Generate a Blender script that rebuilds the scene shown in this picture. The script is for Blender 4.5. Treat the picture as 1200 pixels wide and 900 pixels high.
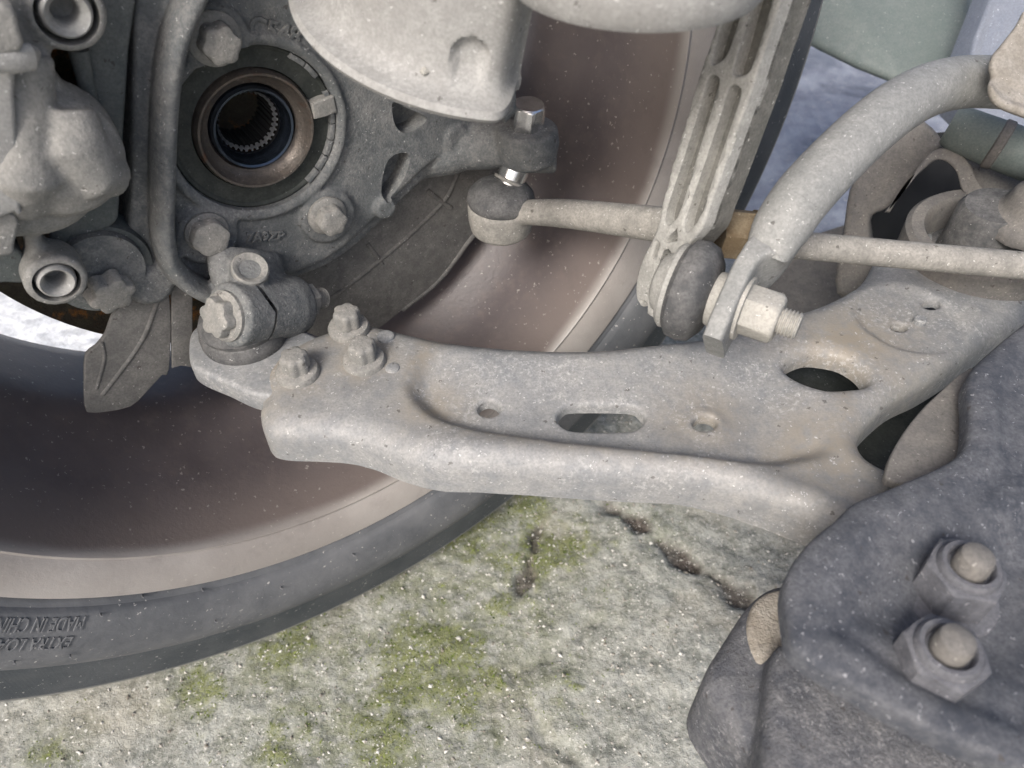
import bpy, bmesh, math, random
import numpy as np
from mathutils import Vector, Matrix
from mathutils.geometry import delaunay_2d_cdt
random.seed(7); RNG = np.random.default_rng(7)
for o in list(bpy.data.objects): bpy.data.objects.remove(o)
scene = bpy.context.scene
COL = scene.collection

# ---------------------------------------------------------------- camera
CAMZ = 0.48; PITCH = math.radians(45.8); FPX = 900.0
cam_d = bpy.data.cameras.new('camera'); cam = bpy.data.objects.new('camera', cam_d); COL.objects.link(cam)
cam.location = (0, 0, CAMZ); cam.rotation_euler = (math.pi/2 - PITCH, 0, 0)
cam_d.sensor_width = 36.0; cam_d.lens = FPX/1200*36; cam_d.clip_start = 0.01; cam_d.clip_end = 500
scene.camera = cam
cam_d.dof.use_dof = True; cam_d.dof.focus_distance = 0.36; cam_d.dof.aperture_fstop = 12.0
scene.cycles.adaptive_threshold = .03; scene.cycles.max_bounces = 5; scene.cycles.diffuse_bounces = 3; scene.cycles.glossy_bounces = 2; scene.cycles.transmission_bounces = 0
scene.render.resolution_x = 1024; scene.render.resolution_y = 768
# ---------------------------------------------------------------- sky, sun, exposure
SUN_DIR = Vector((-0.34, -0.66, 0.67)).normalized()      # towards the light
world = bpy.data.worlds.new('World'); scene.world = world; world.use_nodes = True
wn = world.node_tree.nodes; wl = world.node_tree.links
sky = wn.new('ShaderNodeTexSky'); sky.sky_type = 'NISHITA'; sky.sun_disc = False
sky.sun_elevation = math.asin(SUN_DIR.z); sky.sun_rotation = math.atan2(SUN_DIR.x, SUN_DIR.y)
sky.air_density = 0.8; sky.dust_density = 5.0; sky.ozone_density = 0.6
wl.new(sky.outputs[0], wn['Background'].inputs[0]); wn['Background'].inputs[1].default_value = 0.105
sun_d = bpy.data.lights.new('sun', 'SUN'); sun = bpy.data.objects.new('sun', sun_d); COL.objects.link(sun)
sun_d.energy = 1.5; sun_d.angle = math.radians(20); sun_d.color = (1.0, 0.985, 0.96)
sun.rotation_euler = SUN_DIR.to_track_quat('Z', 'Y').to_euler(); sun.location = SUN_DIR*5
scene.view_settings.view_transform = 'Standard'; scene.view_settings.look = 'None'
scene.view_settings.exposure = 0.85; scene.view_settings.gamma = 1.0

# ---------------------------------------------------------------- frames: photograph pixel -> place
RIGHT = Vector((1, 0, 0)); UPV = Vector((0, math.sin(PITCH), math.cos(PITCH))); FWD = Vector((0, math.cos(PITCH), -math.sin(PITCH)))
CAM = Vector((0, 0, CAMZ)); ZUP = Vector((0, 0, 1))
WN = Vector((-0.561, 0.828, 0)).normalized()            # wheel axis, pointing outboard
WE = Vector((WN.y, -WN.x, 0))                           # horizontal in the wheel plane
WC = Vector((-0.0779, 0.2637, 0.316))                   # centre of the wheel at its inner flange
def ray(u, v): return RIGHT*((u-600)/FPX) + UPV*((450-v)/FPX) + FWD
def D(u, v, d): return CAM + ray(u, v)*d
def Z(u, v, z):
    r = ray(u, v); return CAM + r*((z-CAMZ)/r.z)
def O(u, v, off):
    r = ray(u, v); return CAM + r*(((WC-CAM).dot(WN)+off)/r.dot(WN))
def W(a, b, off): return WC + WE*a + ZUP*b + WN*off
def proj(p):
    q = Vector(p)-CAM; d = q.dot(FWD); return (600+FPX*q.dot(RIGHT)/d, 450-FPX*q.dot(UPV)/d, d)

# ---------------------------------------------------------------- materials
def lin(r, g, b): return tuple(((c/12.92) if c <= .04045 else ((c+.055)/1.055)**2.4) for c in (r/255, g/255, b/255)) + (1,)
class NT:
    def __init__(s, name):
        s.m = bpy.data.materials.new(name); s.m.use_nodes = True; s.n = s.m.node_tree.nodes; s.l = s.m.node_tree.links
        s.b = s.n['Principled BSDF']; s.pos = s.n.new('ShaderNodeNewGeometry')
    def noise(s, scale, detail=5, rough=.55, vec=None, dist=0):
        t = s.n.new('ShaderNodeTexNoise'); t.inputs['Scale'].default_value = scale; t.inputs['Detail'].default_value = detail
        t.inputs['Roughness'].default_value = rough; t.inputs['Distortion'].default_value = dist
        s.l.new(vec or s.pos.outputs['Position'], t.inputs['Vector']); return t.outputs['Fac']
    def jit(s):
        if not hasattr(s, '_j'):
            q = s.n.new('ShaderNodeTexNoise'); q.inputs['Scale'].default_value = 700; q.inputs['Detail'].default_value = 2; s.l.new(s.pos.outputs['Position'], q.inputs['Vector'])
            a = s.n.new('ShaderNodeVectorMath'); a.operation = 'MULTIPLY_ADD'; a.inputs[1].default_value = (.0032,)*3
            s.l.new(q.outputs['Color'], a.inputs[0]); s.l.new(s.pos.outputs['Position'], a.inputs[2]); s._j = a.outputs[0]
        return s._j
    def vor(s, scale, out='Distance', feature='F1', rnd=1):
        t = s.n.new('ShaderNodeTexVoronoi'); t.inputs['Scale'].default_value = scale; t.feature = feature
        t.inputs['Randomness'].default_value = rnd
        s.l.new(s.pos.outputs['Position'], t.inputs['Vector']); return t
    def ramp(s, f, a, b, lo=0., hi=1.):
        t = s.n.new('ShaderNodeMapRange'); t.interpolation_type = 'SMOOTHSTEP'; t.inputs[1].default_value = a; t.inputs[2].default_value = b
        t.inputs[3].default_value = lo; t.inputs[4].default_value = hi; s.l.new(f, t.inputs[0]); return t.outputs[0]
    def math(s, op, a, b=0., clamp=False):
        t = s.n.new('ShaderNodeMath'); t.operation = op; t.use_clamp = clamp
        for i, x in ((0, a), (1, b)):
            if isinstance(x, (int, float)): t.inputs[i].default_value = x
            else: s.l.new(x, t.inputs[i])
        return t.outputs[0]
    def mix(s, f, a, b, mode='MIX'):
        t = s.n.new('ShaderNodeMix'); t.data_type = 'RGBA'; t.blend_type = mode
        for i, x in ((0, f), (6, a), (7, b)):
            if isinstance(x, (int, float)): t.inputs[i].default_value = x
            elif isinstance(x, tuple): t.inputs[i].default_value = x
            else: s.l.new(x, t.inputs[i])
        return t.outputs[2]
    def bump(s, h, strength, dist, prev=None):
        t = s.n.new('ShaderNodeBump'); t.inputs['Strength'].default_value = strength; t.inputs['Distance'].default_value = dist
        s.l.new(h, t.inputs['Height'])
        if prev: s.l.new(prev, t.inputs['Normal'])
        return t.outputs[0]
    def attr(s, name):
        t = s.n.new('ShaderNodeAttribute'); t.attribute_name = name; return t
    def fin(s, col, rough=.8, metal=0., normal=None, spec=.3):
        if isinstance(col, tuple): s.b.inputs['Base Color'].default_value = col
        else: s.l.new(col, s.b.inputs['Base Color'])
        if isinstance(rough, (int, float)): s.b.inputs['Roughness'].default_value = rough
        else: s.l.new(rough, s.b.inputs['Roughness'])
        if isinstance(metal, (int, float)): s.b.inputs['Metallic'].default_value = metal
        else: s.l.new(metal, s.b.inputs['Metallic'])
        s.b.inputs['Specular IOR Level'].default_value = spec
        if normal: s.l.new(normal, s.b.inputs['Normal'])
        return s.m

def c3(*v): return tuple(v) + (1,)
def specks(t, col, sets, colr, amt=.75):
    """sparse dust grains: each cell of a fine cell pattern shows or not by its own random value, size varies"""
    for sca, th, g in sets:
        v = t.vor(sca); t.l.new(t.jit(), v.inputs['Vector']); sc_ = t.n.new('ShaderNodeSeparateColor'); t.l.new(v.outputs['Color'], sc_.inputs[0])
        size = t.math('MULTIPLY', t.math('POWER', sc_.outputs[0], 2.0), th)
        p = t.math('MULTIPLY', t.math('LESS_THAN', v.outputs['Distance'], size), t.math('GREATER_THAN', sc_.outputs[1], g))
        col = t.mix(t.math('MULTIPLY', p, amt), col, colr)
    return col
def dusty(name, base, dust, amt=.5, up=.35, rough=.8, metal=0., speck=.5, pits=.3, bump=.35, rust=0., rustcol=c3(.16, .06, .025), sc=1., spec=.25, scuff=0., dirt=None):
    t = NT(name); dust = (dust[0]*.97, dust[1]*.985, dust[2]*1.015, 1)
    n1 = t.noise(34*sc, 6, .66); n2 = t.noise(170*sc, 4, .65); n3 = t.noise(900, 2, .6)
    sep = t.n.new('ShaderNodeSeparateXYZ'); t.l.new(t.pos.outputs['Normal'], sep.inputs[0])
    f = t.math('ADD', t.ramp(n1, .33, .68, 0, 1), t.math('MULTIPLY', sep.outputs[2], up))
    f = t.math('ADD', f, t.ramp(n2, .3, .7, -.45, .45))
    f = t.math('MULTIPLY', f, amt, True)
    col = t.mix(f, base, dust)
    col = t.mix(t.ramp(n3, .35, .7, .0, .40), col, tuple(x*.60 for x in base[:3])+(1,))
    if rust > 0:
        col = t.mix(t.ramp(t.noise(75, 5, .65), .72-rust*.3, .80-rust*.2), col, rustcol)
    if dirt:
        col = t.mix(t.math('MULTIPLY', t.attr('dirt').outputs['Fac'], t.ramp(n2, .25, .6, .35, 1.)), col, dirt)
    if scuff > 0:
        patch = t.ramp(t.noise(26, 3, .6), .44, .62); fine = t.ramp(t.noise(430, 3, .75), .50, .66)
        col = t.mix(t.math('MULTIPLY', t.math('MULTIPLY', patch, fine), scuff), col, tuple(min(.62, x*1.55) for x in dust[:3])+(1,))
        blot = t.ramp(t.noise(58, 4, .7), .56, .70); col = t.mix(t.math('MULTIPLY', blot, scuff*.45), col, tuple(x*.62 for x in base[:3])+(1,))
    if pits > 0: col = specks(t, col, ((420, .40, .93-.08*pits),), c3(.05, .043, .038), .6)
    if speck > 0: col = specks(t, col, ((1100, .55, .95-.10*speck), (480, .24, .975-.05*speck)), tuple(min(.62, x*1.5+.10) for x in dust[:3])+(1,), .7)
    nb = t.bump(t.math('ADD', t.math('MULTIPLY', n2, .6), t.math('MULTIPLY', n3, .25)), bump, .0022)
    r = t.math('SUBTRACT', rough+.1, t.math('MULTIPLY', t.ramp(n2, .3, .7), .2))
    return t.fin(col, r, metal, nb, spec)

M = {}
M['arm']     = dusty('dusty_grey_steel', c3(.215, .225, .235), c3(.33, .325, .31), .75, .15, .55, speck=.3, pits=.5, bump=.14, scuff=.5, spec=.45, dirt=c3(.27, .24, .195))
M['cast']    = dusty('dusty_cast_iron', c3(.122, .131, .135), c3(.26, .255, .24), .58, .5, .82, speck=.1, pits=.2, bump=.55, scuff=.3)
M['caliper'] = dusty('dusty_caliper_casting', c3(.22, .22, .212), c3(.36, .345, .315), .62, .3, .8, speck=.2, pits=.05, bump=.35)
M['carrier'] = dusty('dull_carrier_iron', c3(.105, .118, .118), c3(.19, .19, .18), .5, .2, .85, speck=.05, pits=.1)
M['pale']    = dusty('pale_dusty_steel', c3(.29, .288, .28), c3(.385, .38, .36), .7, .2, .65, speck=.15, pits=.15, bump=.10, scuff=.25, spec=.4)
M['bar']     = dusty('grey_painted_bar', c3(.225, .232, .228), c3(.335, .33, .31), .6, .4, .6, speck=.25, pits=.15, bump=.10, scuff=.2, spec=.4)
M['rod']     = dusty('tie_rod_steel', c3(.22, .215, .20), c3(.38, .36, .32), .7, .4, .75, speck=.25, pits=.2, bump=.25)
M['link']    = dusty('dusty_plastic_link', c3(.29, .29, .275), c3(.43, .42, .385), .7, .1, .7, speck=.4, pits=.6, bump=.15)
M['linkweb'] = dusty('dirty_shaded_web', c3(.12, .12, .11), c3(.22, .21, .19), .5, .1, .8, speck=.2, pits=.3)  # darker than the link body: dirt plus recess shadow painted in
M['boot']    = dusty('dusty_rubber_boot', c3(.075, .077, .08), c3(.21, .203, .193), .5, .3, .65, speck=.2, pits=.1, bump=.2)
M['shield']  = dusty('dust_shield_sheet', c3(.115, .113, .11), c3(.205, .195, .18), .6, .2, .8, speck=.1, pits=.1, bump=.2)
M['sub']     = dusty('dark_subframe_paint', c3(.062, .068, .082), c3(.165, .165, .17), .55, .2, .7, speck=.4, pits=.1, bump=.2, rust=.03, scuff=.25)
M['lowcast'] = dusty('dusty_lower_casting', c3(.085, .090, .104), c3(.185, .182, .182), .6, .3, .9, speck=.4, pits=.6, bump=.7, scuff=.6)
M['subnut']  = dusty('dull_subframe_nut', c3(.105, .108, .122), c3(.19, .188, .195), .5, .3, .7, speck=.3, pits=.2, bump=.2)
M['backsub'] = dusty('brown_grey_subframe', c3(.15, .145, .14), c3(.24, .222, .195), .6, .3, .8, speck=.05, pits=.1, bump=.2)  # brown grey coat of the background subframe parts
M['brown']   = dusty('brown_dirt_crust', c3(.16, .12, .075), c3(.30, .245, .165), .6, .2, .9, speck=.3, pits=.3, bump=.5)
M['tanclamp']= dusty('tan_dusty_clamp', c3(.24, .222, .195), c3(.36, .335, .295), .7, .2, .85, speck=.2, pits=.3, bump=.4)
M['panel']   = dusty('grey_green_panel', c3(.145, .175, .168), c3(.20, .218, .205), .4, .0, .6, speck=.05, pits=.0, bump=.1)
M['blueband']= dusty('blue_grey_sheet', c3(.19, .215, .27), c3(.25, .27, .31), .4, .0, .6, speck=.05, pits=.0, bump=.1)
M['bolt']    = dusty('dusty_bolt_steel', c3(.22, .22, .21), c3(.36, .34, .305), .65, .4, .7, speck=.4, pits=.3, bump=.4)
M['nut']     = dusty('pale_nut_steel', c3(.34, .335, .31), c3(.47, .445, .395), .6, .3, .6, speck=.4, pits=.2, bump=.25)
M['disc']    = dusty('rusted_brake_disc', c3(.035, .03, .024), c3(.055, .05, .03), .6, .1, .9, speck=.0, pits=.4, bump=.8, rust=.75, rustcol=c3(.22, .09, .02))
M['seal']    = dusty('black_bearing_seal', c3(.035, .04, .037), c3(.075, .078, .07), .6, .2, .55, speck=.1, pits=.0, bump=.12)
M['sand']    = dusty('caked_sand', c3(.25, .22, .18), c3(.37, .335, .28), .8, .2, .95, speck=.3, pits=.3, bump=1.)
M['rusty']   = dusty('rust_brown_ring', c3(.10, .088, .078), c3(.20, .165, .135), .55, .0, .42, .45, speck=.1, pits=.3, bump=.3, rust=.55, rustcol=c3(.12, .055, .03), spec=.5)
def simple(name, col, rough, metal=0., bump=0., spec=.5):
    t = NT(name); nb = t.bump(t.noise(400, 3), bump, .0006) if bump else None
    return t.fin(t.mix(t.ramp(t.noise(140, 5), .35, .65, 0, .5), col, tuple(x*.6 for x in col[:3])+(1,)), rough, metal, nb, spec)
M['chrome']  = simple('bright_zinc', c3(.88, .88, .87), .26, 1.0, .15)
M['blued']   = simple('blued_bare_steel', c3(.075, .095, .13), .22, .9, .1)
M['bore']    = simple('dark_spline_bore', c3(.02, .02, .022), .45, .6, .1)
M['spline']  = simple('lit_spline_steel', c3(.62, .64, .66), .35, .7, .1)  # brightened steel, light on the tooth fronts painted in
M['black']   = simple('black_void_shade', c3(.012, .013, .014), .9)  # near-black colour stands in for deep shade in bore, sockets and opening

def rim_mat():
    t = NT('brake_dusted_rim')
    r = t.attr('rad').outputs['Fac']; o = t.attr('off').outputs['Fac']
    n1 = t.noise(14, 4, .6); n2 = t.noise(120, 4, .6); n3 = t.noise(420, 3, .7)
    brown = t.mix(t.ramp(n1, .3, .7), c3(.084, .071, .073), c3(.124, .106, .106))
    brown = t.mix(t.ramp(n2, .45, .75, 0, .5), brown, c3(.150, .122, .114))
    grey = t.mix(t.ramp(n1, .35, .7), c3(.275, .255, .24), c3(.36, .338, .32))
    lip = t.math('ADD', o, t.math('MULTIPLY', t.math('SUBTRACT', n1, .5), .008))
    mid = t.mix(t.ramp(lip, .010, .060), c3(.165, .138, .128), brown)
    col = t.mix(t.ramp(lip, .0045, .0125), grey, mid)
    col = t.mix(t.math('MULTIPLY', t.ramp(t.noise(46, 5, .7), .52, .70), .16), col, c3(.070, .058, .056))
    col = specks(t, col, ((700, .5, .90), (260, .20, .94), (120, .09, .965)), c3(.36, .34, .31))
    nb = t.bump(n3, .25, .0008)
    return t.fin(col, .42, .0, nb, .5)
M['rim'] = rim_mat()
def tyre_mat():
    t = NT('dusty_tyre_rubber')
    r = t.attr('rad').outputs['Fac']
    n1 = t.noise(30, 4, .6); n2 = t.noise(220, 3, .6)
    base = t.mix(t.ramp(n1, .3, .7), c3(.092, .098, .108), c3(.142, .147, .156))
    sep = t.n.new('ShaderNodeSeparateXYZ'); t.l.new(t.attr('swirl').outputs['Vector'], sep.inputs[0])
    w = t.n.new('ShaderNodeMath'); w.operation = 'SINE'
    ph = t.math('ADD', t.math('MULTIPLY', sep.outputs[0], 1500.), t.math('MULTIPLY', r, 3600.)); t.l.new(ph, w.inputs[0])
    band = t.ramp(r, .2655, .2668)
    col = t.mix(band, base, t.mix(t.ramp(n1, .3, .7), c3(.052, .061, .070), c3(.085, .093, .102)))
    col = t.mix(t.ramp(r, .2996, .3012), col, c3(.22, .22, .21))
    col = specks(t, col, ((800, .5, .92), (300, .26, .93), (140, .13, .95)), c3(.46, .45, .43))
    nb = t.bump(t.math('ADD', t.math('MULTIPLY', w.outputs[0], t.math('MULTIPLY', band, .3)), n2), .45, .0010)
    return t.fin(col, .7, 0, nb, .3)
M['tyre'] = tyre_mat()

# ---------------------------------------------------------------- mesh tools (all in world metres)
def V3(a): return [Vector(x) for x in a]
def merge(*ps):
    V, F = [], []
    for v, f in ps:
        k = len(V); V += list(v); F += [tuple(i+k for i in q) for q in f]
    return V, F
def basis(ax, hint=None):
    ax = Vector(ax).normalized(); h = Vector(hint) if hint else (ZUP if abs(ax.z) < .9 else Vector((1, 0, 0)))
    x = (h - ax*h.dot(ax)).normalized(); return x, ax.cross(x), ax
def lathe(prof, org, ax, seg=64, hint=None, fn=None):
    x, y, a = basis(ax, hint); org = Vector(org); V, F = [], []; n = len(prof)
    for i in range(seg):
        th = 2*math.pi*i/seg; d = x*math.cos(th) + y*math.sin(th)
        for (r, h) in prof:
            if fn: r, h = fn(r, h, th)
            V.append(org + d*max(r, 1e-6) + a*h)
    for i in range(seg):
        j = (i+1) % seg
        for k in range(n-1): F.append((i*n+k, j*n+k, j*n+k+1, i*n+k+1))
    if prof[0][0] > 1e-5: F.append(tuple(i*n for i in range(seg))[::-1])
    if prof[-1][0] > 1e-5: F.append(tuple(i*n+n-1 for i in range(seg)))
    return V, F
def lathe_open(prof, org, ax, seg=64, hint=None, fn=None):
    V, F = lathe(prof, org, ax, seg, hint, fn); return V, [f for f in F if len(f) == 4]
def cr(pts, n=8, closed=False):
    P = [np.array(p, float) for p in pts]; out = []; m = len(P); rng = range(m if closed else m-1)
    for i in rng:
        p0 = P[i-1] if (closed or i > 0) else 2*P[0]-P[1]; p1 = P[i]; p2 = P[(i+1) % m]
        p3 = P[(i+2) % m] if (closed or i+2 < m) else 2*P[-1]-P[-2]
        for k in range(n):
            s = k/n; out.append(.5*((2*p1)+(-p0+p2)*s+(2*p0-5*p1+4*p2-p3)*s*s+(-p0+3*p1-3*p2+p3)*s**3))
    if not closed: out.append(P[-1])
    return out
def sweep(path, rad, seg=20, flat=None, hint=None, cap=True, sq=None):
    """tube through points; rad float or list; flat: list of (rx,ry) overrides with fixed hint frame"""
    P = [Vector(p) for p in path]; n = len(P); V, F = [], []
    t0 = (P[1]-P[0]).normalized(); x, y, _ = basis(t0, hint)
    for i in range(n):
        t = ((P[min(i+1, n-1)]-P[max(i-1, 0)])).normalized()
        if hint: h = Vector(hint)
        else: h = x
        x = (h - t*h.dot(t)).normalized(); y = t.cross(x)
        rx, ry = flat[i] if flat else ((rad[i], rad[i]) if isinstance(rad, (list, tuple)) else (rad, rad))
        for k in range(seg):
            th = 2*math.pi*k/seg; e = 2/sq[i] if sq else 1; ct, st = math.cos(th), math.sin(th); ct = math.copysign(abs(ct)**e, ct); st = math.copysign(abs(st)**e, st); V.append(P[i] + x*(rx*ct) + y*(ry*st))
    for i in range(n-1):
        for k in range(seg):
            j = (k+1) % seg; F.append((i*seg+k, i*seg+j, (i+1)*seg+j, (i+1)*seg+k))
    if cap: F.append(tuple(range(seg))[::-1]); F.append(tuple((n-1)*seg+k for k in range(seg)))
    return V, F
def inset2(P, d):
    m = len(P); out = []
    for i in range(m):
        a, b, c = P[i-1], P[i], P[(i+1) % m]
        e1 = b-a; e2 = c-b; e1 = e1/(np.linalg.norm(e1)+1e-12); e2 = e2/(np.linalg.norm(e2)+1e-12)
        n1 = np.array([-e1[1], e1[0]]); n2 = np.array([-e2[1], e2[0]]); nn = n1+n2; q = nn.dot(nn)
        nn = nn*(2/max(q, .8)) if q > 1e-9 else n1
        out.append(b + nn*d)
    return out
def prism(pts, vec, bev=.0, steps=3, bev_end=0.):
    """polygon in space extruded along vec; the first face has a rounded edge"""
    pts = V3(pts); vec = Vector(vec); L = vec.length; a = vec.normalized()
    c = sum(pts, Vector())/len(pts); x, y, a = basis(a)
    P = [np.array([(p-c).dot(x), (p-c).dot(y)]) for p in pts]; H = [(p-c).dot(a) for p in pts]
    area = sum(P[i-1][0]*P[i][1]-P[i][0]*P[i-1][1] for i in range(len(P)))
    if area < 0: P.reverse(); H.reverse()
    rings = []
    if bev > 0:
        for k in range(steps+1):
            th = math.pi/2*k/steps; rings.append((inset2(P, bev*(1-math.sin(th))), bev*(1-math.cos(th))))
    else: rings.append((P, 0))
    if bev_end > 0:
        for k in range(steps+1):
            th = math.pi/2*k/steps; rings.append((inset2(P, bev_end*(1-math.cos(th))), L-bev_end+bev_end*math.sin(th)))
    else: rings.append((P, L))
    m = len(P); V, F = [], []
    for R, h in rings:
        for q, hh in zip(R, H): V.append(c + x*q[0] + y*q[1] + a*(h+hh))
    for r in range(len(rings)-1):
        for i in range(m):
            j = (i+1) % m; F.append((r*m+i, r*m+j, (r+1)*m+j, (r+1)*m+i))
    F.append(tuple(range(m))[::-1]); F.append(tuple((len(rings)-1)*m+i for i in range(m)))
    return V, F
def sd_poly(pts, poly):
    """signed distance, positive inside"""
    p = np.asarray(pts, float); q = np.asarray(poly, float); a = q; b = np.roll(q, -1, 0)
    out = np.empty(len(p))
    for s in range(0, len(p), 4000):
        x = p[s:s+4000]; ab = b-a; ap = x[:, None]-a[None]
        t = np.clip((ap*ab).sum(2)/((ab*ab).sum(1)+1e-18), 0, 1)
        d = np.sqrt(((ap-ab*t[..., None])**2).sum(2)).min(1)
        c = ((a[None, :, 1] > x[:, None, 1]) != (b[None, :, 1] > x[:, None, 1])) & (x[:, None, 0] < (b[:, 0]-a[:, 0])*(x[:, None, 1]-a[:, 1])/((b[:, 1]-a[:, 1])+1e-18)+a[:, 0])
        out[s:s+4000] = np.where(c.sum(1) % 2 == 1, d, -d)
    return out
def sstep(x, a, b):
    t = np.clip((np.asarray(x, float)-a)/(b-a), 0, 1); return t*t*(3-2*t)
def stamped(outer, holes, hfn, frame, thick=.004, flange=.008, lip=.004, res=.0022, rings=(.0006, .0015, .003, .0055)):
    """pressed sheet: outline and holes in 2D (x,y) of frame=(origin,ex,ey,ez); height hfn(xy, d_outer, d_holes)"""
    def cc(P): 
        a = sum(P[i-1][0]*P[i][1]-P[i][0]*P[i-1][1] for i in range(len(P))); return [np.array(p, float) for p in (P if a > 0 else P[::-1])]
    outer = cc(outer); holes = [cc(h) for h in holes]
    pts, edges = [], []
    for L in [outer]+holes:
        k = len(pts); m = len(L); pts += L; edges += [(k+i, k+(i+1) % m) for i in range(m)]
    nb = len(pts)
    o = np.array(outer); lo = o.min(0); hi = o.max(0)
    gx, gy = np.meshgrid(np.arange(lo[0], hi[0], res), np.arange(lo[1], hi[1], res)); g = np.stack([gx.ravel(), gy.ravel()], 1)
    g += RNG.uniform(-.15, .15, g.shape)*res
    d = sd_poly(g, outer)
    for h in holes: d = np.minimum(d, -sd_poly(g, h))
    g = g[d > rings[-1]+res*.5]
    extra = []
    for r in rings:
        for L, s in [(outer, 1)]+[(h, -1) for h in holes]:
            q = np.array(inset2(L, r*s)); dd = sd_poly(q, outer)
            for h in holes: dd = np.minimum(dd, -sd_poly(q, h))
            extra.append(q[dd > r*.85])
    allp = np.concatenate([np.array(pts), g]+extra)
    vo, _, fo, *_ = delaunay_2d_cdt([Vector(p) for p in allp], edges, [], 0, 1e-7)
    v2 = np.array([(p.x, p.y) for p in vo]); tri = np.array([f for f in fo if len(f) == 3])
    cen = v2[tri].mean(1); keep = sd_poly(cen, outer) > 0
    for h in holes: keep &= sd_poly(cen, h) < 0
    tri = tri[keep]
    # orient
    a, b, c = v2[tri[:, 0]], v2[tri[:, 1]], v2[tri[:, 2]]
    ar = (b[:, 0]-a[:, 0])*(c[:, 1]-a[:, 1])-(b[:, 1]-a[:, 1])*(c[:, 0]-a[:, 0]); tri[ar < 0] = tri[ar < 0][:, ::-1]
    do = np.maximum(sd_poly(v2, outer), 0); dh = np.full(len(v2), 9.)
    for h in holes: dh = np.minimum(dh, np.maximum(-sd_poly(v2, h), 0))
    z = hfn(v2, do, dh)
    org, ex, ey, ez = frame
    def w3(p, zz): return org + ex*float(p[0]) + ey*float(p[1]) + ez*float(zz)
    used = np.unique(tri); idx = -np.ones(len(v2), int); idx[used] = np.arange(len(used))
    V = [w3(v2[i], z[i]) for i in used]; n = len(V); F = [tuple(idx[t]) for t in tri]
    V += [w3(v2[i], z[i]-thick) for i in used]; F += [tuple(int(q)+n for q in idx[t][::-1]) for t in tri]
    cnt = {}
    for t in tri:
        for i in range(3):
            e = (t[i], t[(i+1) % 3]); cnt[e] = 1
    fl = flange if callable(flange) else (lambda p: flange)
    new = {}
    for (i, j) in cnt:
        if (j, i) in cnt: continue
        out = dh[i] > 1e-5 or dh[j] > 1e-5
        for q in (i, j):
            if (q, out) not in new:
                new[(q, out)] = len(V); V.append(w3(v2[q], z[q]-(fl(v2[q]) if out else lip)))
        a0, b0 = idx[i], idx[j]; a1, b1 = new[(i, out)], new[(j, out)]
        F.append((a0, a1, b1, b0))
    return V, F
def cast(parts, voxel=.0016, smooth=6, adapt=0.):
    V, F = merge(*parts)
    me = bpy.data.meshes.new('tmp'); me.from_pydata([tuple(v) for v in V], [], F); me.validate()
    bm = bmesh.new(); bm.from_mesh(me); bmesh.ops.recalc_face_normals(bm, faces=bm.faces); bm.to_mesh(me); bm.free()
    o = bpy.data.objects.new('tmp', me); COL.objects.link(o)
    r = o.modifiers.new('r', 'REMESH'); r.mode = 'VOXEL'; r.voxel_size = voxel; r.adaptivity = adapt
    s = o.modifiers.new('s', 'SMOOTH'); s.factor = .5; s.iterations = smooth
    dg = bpy.context.evaluated_depsgraph_get(); ev = o.evaluated_get(dg); m2 = ev.to_mesh()
    co = np.empty(len(m2.vertices)*3); m2.vertices.foreach_get('co', co)
    V = [Vector(c) for c in co.reshape(-1, 3)]; F = [tuple(p.vertices) for p in m2.polygons]
    ev.to_mesh_clear(); bpy.data.objects.remove(o); bpy.data.meshes.remove(me)
    return V, F
def text_mesh(s, size, depth=.001):
    cu = bpy.data.curves.new('t', 'FONT'); cu.body = s; cu.size = size; cu.extrude = depth/2; cu.bevel_depth = depth*.25; cu.resolution_u = 3
    o = bpy.data.objects.new('t', cu); COL.objects.link(o); dg = bpy.context.evaluated_depsgraph_get()
    m = o.evaluated_get(dg).to_mesh(); V = [v.co.copy() for v in m.vertices]; F = [tuple(p.vertices) for p in m.polygons]
    o.evaluated_get(dg).to_mesh_clear(); bpy.data.objects.remove(o); bpy.data.curves.remove(cu); return V, F

# ---------------------------------------------------------------- objects
def root_loc(o):
    while o.parent: o = o.parent
    return o.location
def thing(name, loc, label, cat, group=None):
    o = bpy.data.objects.new(name, None); COL.objects.link(o); o.location = loc; o.empty_display_size = .02
    o['label'] = label; o['category'] = cat
    if group: o['group'] = group
    return o
def mk(name, vf, mat, parent=None, sharp=38, label=None, fix=True):
    V, F = vf; L = root_loc(parent) if parent else Vector()
    me = bpy.data.meshes.new(name); me.from_pydata([tuple(Vector(v)-L) for v in V], [], F); me.validate()
    if fix:
        bm = bmesh.new(); bm.from_mesh(me); bmesh.ops.recalc_face_normals(bm, faces=bm.faces); bm.to_mesh(me); bm.free()
    for p in me.polygons: p.use_smooth = True
    me.set_sharp_from_angle(angle=math.radians(sharp))
    me.materials.append(M[mat] if isinstance(mat, str) else mat)
    o = bpy.data.objects.new(name, me); COL.objects.link(o)
    if parent: o.parent = parent
    if label: o['label'] = label
    return o
def ell(cx, cy, rx, ry, n=28, rot=0):
    return [(cx+rx*math.cos(t)*math.cos(rot)-ry*math.sin(t)*math.sin(rot), cy+rx*math.cos(t)*math.sin(rot)+ry*math.sin(t)*math.cos(rot)) for t in [2*math.pi*i/n for i in range(n)]]
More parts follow.
